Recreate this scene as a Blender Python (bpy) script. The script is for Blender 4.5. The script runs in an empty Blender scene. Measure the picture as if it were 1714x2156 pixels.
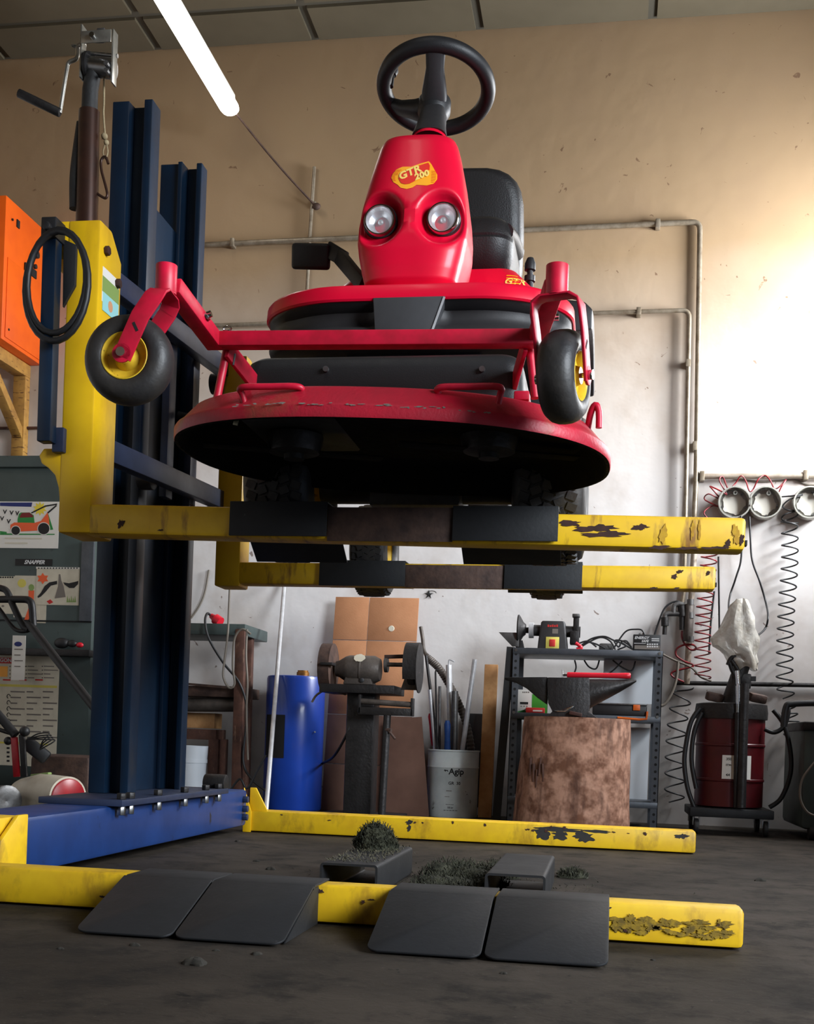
import bpy, bmesh, math, random
from mathutils import Vector, Matrix, Euler
from mathutils.bvhtree import BVHTree
random.seed(7)
PI = math.pi
scene = bpy.context.scene
COL = scene.collection

# ---------------------------------------------------------------- camera
F, H, PX, HY = 2500.0, 0.48, 857.0, 1555.0
PSI = math.atan(417 / 2500.0)
RHO = math.atan(0.0363)
r0 = Vector((math.cos(PSI), math.sin(PSI), 0))
f0 = Vector((-math.sin(PSI), math.cos(PSI), 0))
up0 = Vector((0, 0, 1))
cam = bpy.data.cameras.new('camera')
cam.sensor_fit = 'VERTICAL'
cam.sensor_height = 36.0
cam.lens = F / 2156 * 36.0
cam.shift_y = (HY - 1078) / 2156
cam.clip_start = 0.05
camo = bpy.data.objects.new('camera', cam)
COL.objects.link(camo)
_R = r0 * math.cos(RHO) + up0 * math.sin(RHO)
_U = -r0 * math.sin(RHO) + up0 * math.cos(RHO)
_B = -f0
camo.matrix_world = Matrix(((_R.x, _U.x, _B.x, 0), (_R.y, _U.y, _B.y, 0), (_R.z, _U.z, _B.z, H), (0, 0, 0, 1)))
scene.camera = camo

# ---------------------------------------------------------------- view, world, daylight
scene.view_settings.view_transform = 'Standard'
scene.view_settings.look = 'None'
scene.view_settings.exposure = 0.0
scene.view_settings.gamma = 1.0
scene.view_settings.use_curve_mapping = False
scene.cycles.max_bounces = 6
scene.cycles.diffuse_bounces = 3
scene.cycles.glossy_bounces = 3
scene.cycles.caustics_reflective = False
scene.cycles.caustics_refractive = False
w = bpy.data.worlds.new('world')
scene.world = w
w.use_nodes = True
w.node_tree.nodes['Background'].inputs['Color'].default_value = (0.55, 0.68, 0.9, 1)
w.node_tree.nodes['Background'].inputs['Strength'].default_value = 0.6

CEIL = 5.105
WALLY = 7.7
RWX = 2.1          # right wall with the window


def area_light(name, loc, direction, sx, sy, power, color):
    l = bpy.data.lights.new(name, 'AREA')
    l.shape = 'RECTANGLE'
    l.size, l.size_y = sx, sy
    l.energy = power
    l.color = color
    o = bpy.data.objects.new(name, l)
    o.location = loc
    o.rotation_euler = Vector(direction).to_track_quat('-Z', 'Y').to_euler()
    COL.objects.link(o)
    return o


# daylight entering through the window of the right wall
area_light('window_daylight', (RWX + 0.24, 6.9, 3.0), (-1, 0.0, 0.0), 1.15, 1.35, 530, (0.92, 0.96, 1.0))
# daylight through an added, unseen gate in the right wall, beside the viewer
area_light('added_gate_daylight', (5.6, -0.2, 3.3), (-7.2, 6.4, -2.0), 3.6, 2.8, 1050, (0.86, 0.93, 1.0))

# ---------------------------------------------------------------- projection helpers (pixel + plane -> place)
def _ray(x, y):
    u = (x - PX) / F
    v = (y - HY) / F
    a = u * math.cos(RHO) + v * math.sin(RHO)
    b = u * math.sin(RHO) - v * math.cos(RHO)
    return f0 + r0 * a + up0 * b


def P(x, y, Y):
    d = _ray(x, y)
    return Vector((0, 0, H)) + d * (Y / d.y)


def PZ(x, y, Z):
    d = _ray(x, y)
    return Vector((0, 0, H)) + d * ((Z - H) / d.z)


def V(*a):
    return Vector(a)


# ---------------------------------------------------------------- object helpers
ORG = {}


def tag(o, label=None, cat=None, group=None, kind=None):
    if label: o['label'] = label
    if cat: o['category'] = cat
    if group: o['group'] = group
    if kind: o['kind'] = kind
    return o


def thing(name, label, cat, base, group=None, kind=None):
    o = bpy.data.objects.new(name, None)
    o.empty_display_size = 0.05
    COL.objects.link(o)
    o.location = base
    ORG[o.name] = Vector(base)
    return tag(o, label, cat, group, kind)


class MB:
    def __init__(s):
        s.v = []
        s.f = []

    def add(s, vs, fs):
        b = len(s.v)
        s.v += [Vector(q) for q in vs]
        s.f += [tuple(b + i for i in q) for q in fs]
        return s

    def box(s, lo, hi):
        (a, b, c), (d, e, f) = lo, hi
        a, d = min(a, d), max(a, d); b, e = min(b, e), max(b, e); c, f = min(c, f), max(c, f)
        return s.add([(a, b, c), (d, b, c), (d, e, c), (a, e, c), (a, b, f), (d, b, f), (d, e, f), (a, e, f)],
                     [(0, 3, 2, 1), (4, 5, 6, 7), (0, 1, 5, 4), (1, 2, 6, 5), (2, 3, 7, 6), (3, 0, 4, 7)])

    def obox(s, c, size, rot):
        """box of size about c, turned by an Euler/Matrix"""
        m = rot if isinstance(rot, Matrix) else Euler(rot).to_matrix()
        hx, hy, hz = (q / 2 for q in size)
        n = MB().box((-hx, -hy, -hz), (hx, hy, hz))
        return s.add([Vector(c) + m @ q for q in n.v], n.f)

    def bar(s, p0, p1, w, h, upv=(0, 0, 1), w1=None, h1=None):
        """rectangular bar from p0 to p1, width w across, height h along upv"""
        p0, p1 = Vector(p0), Vector(p1)
        d = (p1 - p0).normalized()
        sd = d.cross(Vector(upv)).normalized()
        u = sd.cross(d).normalized()
        w1 = w if w1 is None else w1
        h1 = h if h1 is None else h1
        q = []
        for p, ww, hh in ((p0, w, h), (p1, w1, h1)):
            q += [p - sd * ww / 2 - u * hh / 2, p + sd * ww / 2 - u * hh / 2, p + sd * ww / 2 + u * hh / 2, p - sd * ww / 2 + u * hh / 2]
        return s.add(q, [(0, 1, 2, 3), (7, 6, 5, 4), (0, 4, 5, 1), (1, 5, 6, 2), (2, 6, 7, 3), (3, 7, 4, 0)])

    def cyl(s, p0, p1, r, r1=None, n=20, cap=True):
        p0, p1 = Vector(p0), Vector(p1)
        r1 = r if r1 is None else r1
        d = (p1 - p0).normalized()
        a = d.orthogonal().normalized()
        b = d.cross(a)
        vs = []
        for p, rr in ((p0, r), (p1, r1)):
            for i in range(n):
                t = 2 * PI * i / n
                vs.append(p + (a * math.cos(t) + b * math.sin(t)) * rr)
        fs = [(i, (i + 1) % n, n + (i + 1) % n, n + i) for i in range(n)]
        if cap:
            fs += [tuple(range(n))[::-1], tuple(range(n, 2 * n))]
        return s.add(vs, fs)

    def tube(s, pts, r, n=8, closed=False, cap=True, r1=None):
        pts = [Vector(p) for p in pts]
        m = len(pts)
        vs = []
        prev = None
        for i, p in enumerate(pts):
            if closed:
                d = pts[(i + 1) % m] - pts[i - 1]
            else:
                d = pts[min(i + 1, m - 1)] - pts[max(i - 1, 0)]
            d = d.normalized() if d.length > 1e-9 else Vector((0, 0, 1))
            if prev is None:
                a = d.orthogonal().normalized()
            else:
                a = prev - d * prev.dot(d)
                a = a.normalized() if a.length > 1e-6 else d.orthogonal().normalized()
            prev = a
            b = d.cross(a)
            rr = r if r1 is None else r + (r1 - r) * i / max(1, m - 1)
            if isinstance(rr, (list, tuple)): rr = rr[i]
            for k in range(n):
                t = 2 * PI * k / n
                vs.append(p + (a * math.cos(t) + b * math.sin(t)) * rr)
        fs = []
        for i in range(m if closed else m - 1):
            j = (i + 1) % m
            for k in range(n):
                k2 = (k + 1) % n
                fs.append((i * n + k, i * n + k2, j * n + k2, j * n + k))
        if cap and not closed:
            fs += [tuple(range(n))[::-1], tuple(range((m - 1) * n, m * n))]
        return s.add(vs, fs)

    def lathe(s, prof, c=(0, 0, 0), axis=(0, 0, 1), n=32):
        """prof: [(radius, height along axis)]"""
        c, ax = Vector(c), Vector(axis).normalized()
        a = ax.orthogonal().normalized()
        b = ax.cross(a)
        vs = []
        for r, h in prof:
            for i in range(n):
                t = 2 * PI * i / n
                vs.append(c + ax * h + (a * math.cos(t) + b * math.sin(t)) * max(r, 1e-5))
        fs = []
        for j in range(len(prof) - 1):
            for i in range(n):
                i2 = (i + 1) % n
                fs.append((j * n + i, j * n + i2, (j + 1) * n + i2, (j + 1) * n + i))
        return s.add(vs, fs)

    def prism(s, poly, o, ux, uy, depth):
        """2-D polygon in the plane o + ux*a + uy*b, extruded by the vector depth"""
        o, ux, uy, dp = Vector(o), Vector(ux), Vector(uy), Vector(depth)
        n = len(poly)
        q = [o + ux * a + uy * b for a, b in poly]
        return s.add(q + [p + dp for p in q], [tuple(range(n))[::-1], tuple(range(n, 2 * n))] +
                     [(i, (i + 1) % n, n + (i + 1) % n, n + i) for i in range(n)])

    def sheet(s, pts, wvec, t):
        """bent strip: polyline pts swept along wvec, thickness t (normal side)"""
        pts = [Vector(p) for p in pts]
        wv = Vector(wvec)
        wn = wv.normalized()
        nn = []
        for i in range(len(pts)):
            d = (pts[min(i + 1, len(pts) - 1)] - pts[max(i - 1, 0)]).normalized()
            nn.append(d.cross(wn).normalized())
        vs = []
        for p, n_ in zip(pts, nn):
            vs += [p, p + wv, p + wv + n_ * t, p + n_ * t]
        fs = []
        for i in range(len(pts) - 1):
            for k in range(4):
                k2 = (k + 1) % 4
                fs.append((i * 4 + k, i * 4 + k2, i * 4 + 4 + k2, i * 4 + 4 + k))
        e = (len(pts) - 1) * 4
        fs += [(3, 2, 1, 0), (e, e + 1, e + 2, e + 3)]
        return s.add(vs, fs)

    def loft(s, rings, cap0=True, cap1=True, closed=True):
        n = len(rings[0])
        vs = [p for r in rings for p in r]
        fs = []
        for j in range(len(rings) - 1):
            for i in range(n if closed else n - 1):
                i2 = (i + 1) % n
                fs.append((j * n + i, j * n + i2, (j + 1) * n + i2, (j + 1) * n + i))
        if cap0: fs.append(tuple(range(n))[::-1])
        if cap1: fs.append(tuple(range((len(rings) - 1) * n, len(rings) * n)))
        return s.add(vs, fs)

    def sphere(s, c, r, n=16, m=10, sc=(1, 1, 1)):
        c = Vector(c)
        rings = []
        for j in range(m + 1):
            t = PI * j / m
            rings.append([c + Vector((math.sin(t) * math.cos(2 * PI * i / n) * r * sc[0], math.sin(t) * math.sin(2 * PI * i / n) * r * sc[1], -math.cos(t) * r * sc[2])) for i in range(n)])
        return s.loft(rings, False, False)

    def move(s, m):
        s.v = [m @ p for p in s.v]
        return s

    def build(s, name, m, parent=None, bev=0.0, smooth=None, seg=2, base=None, ang=40, fixn=True):
        me = bpy.data.meshes.new(name)
        o = bpy.data.objects.new(name, me)
        COL.objects.link(o)
        if parent is not None:
            org = ORG.get(parent.name, Vector((0, 0, 0)))
            o.parent = parent
            ORG[o.name] = org
        else:
            if base is None:
                lo = [min(p[k] for p in s.v) for k in range(3)]
                hi = [max(p[k] for p in s.v) for k in range(3)]
                base = ((lo[0] + hi[0]) / 2, (lo[1] + hi[1]) / 2, lo[2])
            org = Vector(base)
            o.location = org
            ORG[o.name] = org
        me.from_pydata([p - org for p in s.v], [], s.f)
        if bev or fixn:
            bm = bmesh.new()
            bm.from_mesh(me)
            bmesh.ops.remove_doubles(bm, verts=bm.verts, dist=1e-6)
            if fixn: bmesh.ops.recalc_face_normals(bm, faces=bm.faces)
            if bev:
                es = [e for e in bm.edges if len(e.link_faces) == 2 and e.calc_face_angle(0) > 0.5]
                bmesh.ops.bevel(bm, geom=es, offset=bev, segments=seg, profile=0.5, affect='EDGES', clamp_overlap=True)
            bm.to_mesh(me)
            bm.free()
        for p in me.polygons: p.use_smooth = True
        try:
            me.set_sharp_from_angle(angle=math.radians(ang))
        except Exception:
            pass
        me.materials.append(MAT[m] if isinstance(m, str) else m)
        return o


def textmesh(body, size, extrude=0.0, shear=0.0, bold=0.0, align='CENTER', spacing=1.0):
    cu = bpy.data.curves.new('text', 'FONT')
    cu.body = body
    cu.size = size
    cu.extrude = extrude
    cu.shear = shear
    cu.offset = bold
    cu.align_x = align
    cu.align_y = 'CENTER'
    cu.space_character = spacing
    cu.resolution_u = 3
    o = bpy.data.objects.new('text', cu)
    COL.objects.link(o)
    me = bpy.data.meshes.new_from_object(o.evaluated_get(bpy.context.evaluated_depsgraph_get()))
    mb = MB()
    mb.add([v.co.copy() for v in me.vertices], [tuple(p.vertices) for p in me.polygons])
    bpy.data.objects.remove(o)
    bpy.data.curves.remove(cu)
    bpy.data.meshes.remove(me)
    return mb


def frame(o, ux, uy):
    """matrix: x -> ux, y -> uy, z -> ux x uy, at o"""
    ux, uy = Vector(ux).normalized(), Vector(uy).normalized()
    uz = ux.cross(uy).normalized()
    return Matrix(((ux.x, uy.x, uz.x, o[0]), (ux.y, uy.y, uz.y, o[1]), (ux.z, uy.z, uz.z, o[2]), (0, 0, 0, 1)))


FRONT = lambda p: frame(p, (1, 0, 0), (0, 0, 1))      # text facing -Y


def smooth_path(pts, k=6, closed=False):
    """Catmull-Rom through pts"""
    pts = [Vector(p) for p in pts]
    n = len(pts)
    out = []
    for i in range(n if closed else n - 1):
        if closed:
            p0, p1, p2, p3 = pts[i - 1], pts[i], pts[(i + 1) % n], pts[(i + 2) % n]
        else:
            p0, p1, p2, p3 = pts[max(i - 1, 0)], pts[i], pts[i + 1], pts[min(i + 2, n - 1)]
        for j in range(k):
            t = j / k
            out.append(0.5 * ((2 * p1) + (p2 - p0) * t + (2 * p0 - 5 * p1 + 4 * p2 - p3) * t * t + (3 * p1 - p0 - 3 * p2 + p3) * t ** 3))
    if not closed: out.append(pts[-1])
    return out


def blob(n=14, rx=1.0, ry=1.0, jit=0.35, seed=0):
    rr = random.Random(seed)
    n = max(n, 26)
    a = [rr.uniform(0, 6.28) for _ in range(4)]
    out = []
    for i in range(n):
        t = 2 * PI * i / n
        k = 1 - jit * (.5 + .25 * math.sin(2 * t + a[0]) + .2 * math.sin(5 * t + a[1]) + .15 * math.sin(9 * t + a[2]) + rr.uniform(-.25, .25))
        out.append((math.cos(t) * rx * k, math.sin(t) * ry * k))
    return out


def copy_tree(o, parent=None):
    c = o.copy()
    COL.objects.link(c)
    c.parent = parent
    ORG[c.name] = ORG.get(o.name, Vector())
    for ch in [q for q in bpy.data.objects if q.parent == o]:
        copy_tree(ch, c)
    return c


# ---------------------------------------------------------------- materials
MAT = {}


def lin(c):
    return tuple(((q / 255) / 12.92 if q / 255 <= 0.04045 else ((q / 255 + 0.055) / 1.055) ** 2.4) for q in c) + (1,)


def pm(name, col, rough=0.5, metal=0.0, col2=None, scale=8.0, mix=0.5, bump=0.0, bscale=60.0, dirt=None, dthr=0.62, dscale=5.0, dstretch=(1, 1, 1),
       spec=0.5, coat=0.0, emit=None, estr=0.0, alpha=1.0, trans=0.0, rvar=0.1, dsoft=0.06):
    m = bpy.data.materials.new(name)
    m.use_nodes = True
    nt = m.node_tree
    N, L = nt.nodes, nt.links
    b = N['Principled BSDF']
    b.inputs['Base Color'].default_value = lin(col)
    b.inputs['Roughness'].default_value = rough
    b.inputs['Metallic'].default_value = metal
    b.inputs['Specular IOR Level'].default_value = spec
    b.inputs['Coat Weight'].default_value = coat
    b.inputs['Coat Roughness'].default_value = 0.12
    b.inputs['Alpha'].default_value = alpha
    b.inputs['Transmission Weight'].default_value = trans
    tc = N.new('ShaderNodeTexCoord')
    out = None
    if col2 is not None:
        nz = N.new('ShaderNodeTexNoise')
        nz.inputs['Scale'].default_value = scale
        nz.inputs['Detail'].default_value = 3
        nz.inputs['Roughness'].default_value = 0.65
        L.new(tc.outputs['Object'], nz.inputs['Vector'])
        mr = N.new('ShaderNodeMapRange')
        mr.inputs[1].default_value = 0.5 - 0.28 * (1.2 - mix)
        mr.inputs[2].default_value = 0.5 + 0.28 * (1.2 - mix)
        L.new(nz.outputs['Fac'], mr.inputs[0])
        mx = N.new('ShaderNodeMix')
        mx.data_type = 'RGBA'
        mx.inputs['A'].default_value = lin(col)
        mx.inputs['B'].default_value = lin(col2)
        L.new(mr.outputs[0], mx.inputs['Factor'])
        out = mx.outputs['Result']
        r2 = N.new('ShaderNodeMapRange')
        r2.inputs[3].default_value = max(0.02, rough - rvar)
        r2.inputs[4].default_value = min(1, rough + rvar)
        L.new(nz.outputs['Fac'], r2.inputs[0])
        L.new(r2.outputs[0], b.inputs['Roughness'])
    if dirt is not None:
        mp = N.new('ShaderNodeMapping')
        mp.inputs['Scale'].default_value = dstretch
        L.new(tc.outputs['Object'], mp.inputs['Vector'])
        nd = N.new('ShaderNodeTexNoise')
        nd.inputs['Scale'].default_value = dscale
        nd.inputs['Detail'].default_value = 5
        nd.inputs['Roughness'].default_value = 0.6
        L.new(mp.outputs[0], nd.inputs['Vector'])
        md = N.new('ShaderNodeMapRange')
        md.inputs[1].default_value = dthr
        md.inputs[2].default_value = dthr + dsoft
        L.new(nd.outputs['Fac'], md.inputs[0])
        mx = N.new('ShaderNodeMix')
        mx.data_type = 'RGBA'
        if out is not None: L.new(out, mx.inputs['A'])
        else: mx.inputs['A'].default_value = lin(col)
        mx.inputs['B'].default_value = lin(dirt)
        L.new(md.outputs[0], mx.inputs['Factor'])
        out = mx.outputs['Result']
    if out is not None:
        L.new(out, b.inputs['Base Color'])
    if bump:
        nb = N.new('ShaderNodeTexNoise')
        nb.inputs['Scale'].default_value = bscale
        nb.inputs['Detail'].default_value = 2
        L.new(tc.outputs['Object'], nb.inputs['Vector'])
        bp = N.new('ShaderNodeBump')
        bp.inputs['Strength'].default_value = bump
        bp.inputs['Distance'].default_value = 0.01
        L.new(nb.outputs['Fac'], bp.inputs['Height'])
        L.new(bp.outputs[0], b.inputs['Normal'])
    if emit is not None:
        b.inputs['Emission Color'].default_value = lin(emit)
        b.inputs['Emission Strength'].default_value = estr
    MAT[name] = m
    return m


# paints and metals
pm('red_paint', (222, 8, 50), 0.38, 0, (208, 6, 44), 3, 0.4, spec=0.35, coat=0.1)
pm('red_frame', (214, 20, 58), 0.45, 0, (165, 12, 38), 14, 0.4, dirt=(110, 40, 40), dthr=0.68, dscale=22)
pm('red_deck', (186, 18, 46), 0.5, 0, (158, 22, 42), 7, 0.5, dirt=(118, 78, 50), dthr=0.60, dscale=6, dsoft=0.2, bump=0.1, bscale=120)
pm('deck_inside', (13, 12, 11), 0.95, 0, (22, 20, 17), 9, 0.5, bump=0.4, bscale=40, spec=0.1)
pm('yellow_paint', (234, 188, 22), 0.42, 0, (220, 170, 18), 6, 0.4, dirt=(176, 126, 26), dthr=0.55, dscale=6, dsoft=0.3, dstretch=(1, 1, 0.35))
pm('yellow_worn', (232, 190, 24), 0.48, 0, (214, 168, 20), 9, 0.5, dirt=(132, 94, 28), dthr=0.54, dscale=6, dsoft=0.22, dstretch=(1.6, 1, 0.8))
pm('yellow_rim', (226, 190, 50), 0.4, 0, (200, 160, 40), 20, 0.4, dirt=(70, 55, 20), dthr=0.64, dscale=30)
pm('blue_paint', (24, 58, 116), 0.4, 0, (18, 46, 96), 4, 0.5, dirt=(12, 22, 40), dthr=0.64, dscale=12, dsoft=0.1)
pm('blue_mast', (17, 40, 62), 0.36, 0.0, (12, 28, 46), 3, 0.5, dirt=(10, 16, 28), dthr=0.62, dscale=6, dsoft=0.2, dstretch=(1, 1, 0.2))
pm('blue_rail', (42, 52, 78), 0.45, 0, (34, 42, 62), 9, 0.5)
pm('black_plastic', (30, 30, 32), 0.5, 0, (24, 24, 26), 20, 0.5, bump=0.08, bscale=300)
pm('dark_plastic', (46, 44, 45), 0.55, 0, (38, 36, 37), 14, 0.5, bump=0.05, bscale=300)
pm('grey_panel', (66, 66, 68), 0.5, 0, (58, 58, 60), 14, 0.5)
pm('black_steel', (30, 31, 34), 0.6, 0.1, (20, 21, 23), 7, 0.5, dirt=(80, 80, 80), dthr=0.70, dscale=30, bump=0.05, bscale=90)
pm('black_rubber', (26, 26, 27), 0.62, 0, (38, 37, 36), 9, 0.5, bump=0.12, bscale=90)
pm('tyre_rubber', (30, 30, 33), 0.5, 0, (52, 48, 44), 8, 0.45, bump=0.1, bscale=70)
pm('seat_vinyl', (29, 27, 28), 0.5, 0, (23, 22, 22), 16, 0.5, bump=0.15, bscale=200)
pm('chrome', (215, 215, 215), 0.12, 1.0)
pm('reflector', (238, 238, 240), 0.3, 0.75)
pm('steel', (165, 165, 165), 0.3, 1.0, (130, 130, 128), 20, 0.5)
pm('steel_dull', (120, 120, 120), 0.5, 0.8, (85, 82, 80), 12, 0.5, bump=0.08, bscale=80)
pm('brown_tube', (74, 48, 38), 0.35, 0.5, (54, 38, 32), 12, 0.5, dirt=(105, 64, 40), dthr=0.62, dscale=14, dstretch=(1, 1, 0.3))
pm('zinc', (188, 186, 178), 0.35, 0.85, (150, 148, 140), 25, 0.5)
pm('rope', (172, 156, 122), 0.9, 0, (130, 112, 82), 60, 0.5)
pm('hose_black', (26, 26, 28), 0.5)
pm('cable_grey', (112, 104, 94), 0.6)
pm('hose_red', (150, 26, 34), 0.4, 0, (60, 18, 22), 30, 0.6)
pm('orange_paint', (232, 96, 14), 0.45, 0, (214, 82, 10), 3, 0.5)
pm('wood_bracket', (182, 136, 62), 0.7, 0, (140, 98, 44), 8, 0.5, dstretch=(1, 1, 6), dirt=(100, 66, 30), dthr=0.6, dscale=12)
pm('wood_board', (196, 150, 100), 0.75, 0, (168, 120, 74), 12, 0.5, dirt=(110, 70, 40), dthr=0.6, dscale=7, dsoft=0.2)
pm('wood_dark', (88, 54, 40), 0.75, 0, (60, 36, 28), 14, 0.5, dirt=(120, 92, 74), dthr=0.62, dscale=16, dstretch=(3, 3, 0.5))
pm('stump', (168, 126, 104), 0.85, 0, (104, 66, 46), 11, 0.8, dirt=(80, 50, 36), dthr=0.50, dscale=5, dstretch=(3.0, 3.0, 0.8), dsoft=0.2, bump=0.5, bscale=18)
pm('iron', (54, 52, 52), 0.5, 0.6, (40, 38, 38), 14, 0.5, bump=0.2, bscale=60)
pm('iron_grey', (96, 88, 82), 0.55, 0.4, (66, 60, 56), 12, 0.5, bump=0.1, bscale=80)
pm('iron_rusty', (84, 62, 52), 0.75, 0.2, (52, 38, 34), 14, 0.5, bump=0.2, bscale=60)
pm('cardboard', (178, 124, 86), 0.85, 0, (164, 112, 76), 5, 0.5, bump=0.06, bscale=120)
pm('cardboard_dark', (112, 80, 66), 0.88, 0, (94, 66, 54), 5, 0.5)
pm('barrel_blue', (30, 70, 170), 0.32, 0, (26, 60, 150), 3, 0.4, coat=0.3)
pm('brass', (170, 120, 60), 0.45, 0.7, (120, 84, 42), 20, 0.5)
pm('bucket_tin', (222, 228, 226), 0.42, 0.05, (200, 208, 206), 8, 0.5, dirt=(110, 108, 100), dthr=0.64, dscale=14, dsoft=0.08, bump=0.1, bscale=14)
pm('white_plastic', (214, 220, 226), 0.5)
pm('white_hood', (214, 206, 188), 0.4, 0, (190, 180, 160), 6, 0.5)
pm('red_cap', (176, 18, 30), 0.35, 0, (120, 14, 24), 8, 0.4)
pm('drum_red', (84, 10, 18), 0.4, 0, (64, 8, 14), 6, 0.5)
pm('paper', (214, 206, 186), 0.8, 0, (196, 188, 168), 8, 0.5)
pm('paper_white', (226, 222, 214), 0.75)
pm('paper_yellow', (214, 200, 96), 0.8)
pm('cabinet_grey', (64, 76, 74), 0.5, 0, (54, 64, 62), 3, 0.5, dirt=(40, 44, 42), dthr=0.66, dscale=8)
pm('shelf_steel', (84, 88, 94), 0.45, 0.4, (70, 74, 80), 12, 0.5)
pm('slot_dark', (14, 14, 15), 0.8)
pm('conduit', (176, 164, 150), 0.4, 0.3, (140, 126, 110), 10, 0.5)
pm('pipe_galv', (150, 140, 124), 0.4, 0.4, (110, 96, 78), 16, 0.5)
pm('bag', (206, 202, 194), 0.3, 0, (168, 160, 146), 14, 0.6, alpha=0.78, trans=0.1, bump=0.6, bscale=30)
pm('alu', (206, 206, 208), 0.4, 0.35, (176, 176, 178), 14, 0.5, bump=0.1, bscale=60)
pm('hub_alu', (176, 174, 166), 0.45, 0.5, (150, 148, 140), 10, 0.5)
pm('hub_plate', (206, 202, 192), 0.7)
pm('red_plastic', (206, 24, 44), 0.4)
pm('orange_plastic', (224, 104, 30), 0.45)
pm('green_print', (70, 160, 44), 0.6)
pm('blue_grip', (40, 84, 156), 0.5, 0, (30, 66, 130), 30, 0.5)
pm('ink', (26, 24, 24), 0.7)
pm('ink_grey', (120, 112, 104), 0.7)
pm('ink_white', (214, 214, 214), 0.6)
pm('ink_red', (196, 38, 34), 0.7)
pm('ink_orange', (236, 98, 52), 0.7)
pm('ink_green', (46, 134, 62), 0.7)
pm('ink_blue', (34, 44, 108), 0.7)
pm('ink_yellow', (230, 206, 60), 0.7)
pm('ink_darkred', (120, 30, 28), 0.7)
pm('decal_orange', (255, 170, 20), 0.4)
pm('decal_yellow', (255, 216, 110), 0.4)
pm('yellow_stain', (168, 120, 32), 0.6, 0, (198, 156, 28), 30, 0.6)
pm('yellow_fork', (232, 188, 24), 0.45, 0, (214, 168, 20), 9, 0.5, dirt=(138, 94, 30), dthr=0.56, dscale=6, dsoft=0.14, dstretch=(3.2, 1, 0.7))
pm('yellow_grime', (104, 84, 28), 0.7, 0, (164, 132, 28), 60, 0.7)
pm('decal_red', (226, 34, 20), 0.4)
pm('sticker_green', (130, 156, 84), 0.6)
pm('sticker_sky', (150, 206, 206), 0.6)
pm('skin_tone', (206, 150, 110), 0.6)
pm('grass', (62, 62, 44), 0.95, 0, (36, 38, 26), 40, 0.7)
pm('soil', (44, 38, 30), 0.95, 0, (30, 28, 22), 40, 0.6)
pm('grass_dry', (96, 90, 70), 0.9, 0, (66, 64, 48), 30, 0.6)
pm('rust_chip', (66, 34, 24), 0.8, 0, (44, 26, 20), 30, 0.5)
pm('dark_chip', (34, 34, 34), 0.6, 0, (46, 42, 38), 40, 0.5)
pm('lens', (240, 244, 248), 0.04, 0, alpha=0.16)
pm('lamp_glow', (255, 255, 255), 0.4, emit=(255, 250, 240), estr=10.5)
pm('lamp_body', (220, 220, 214), 0.5)

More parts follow.
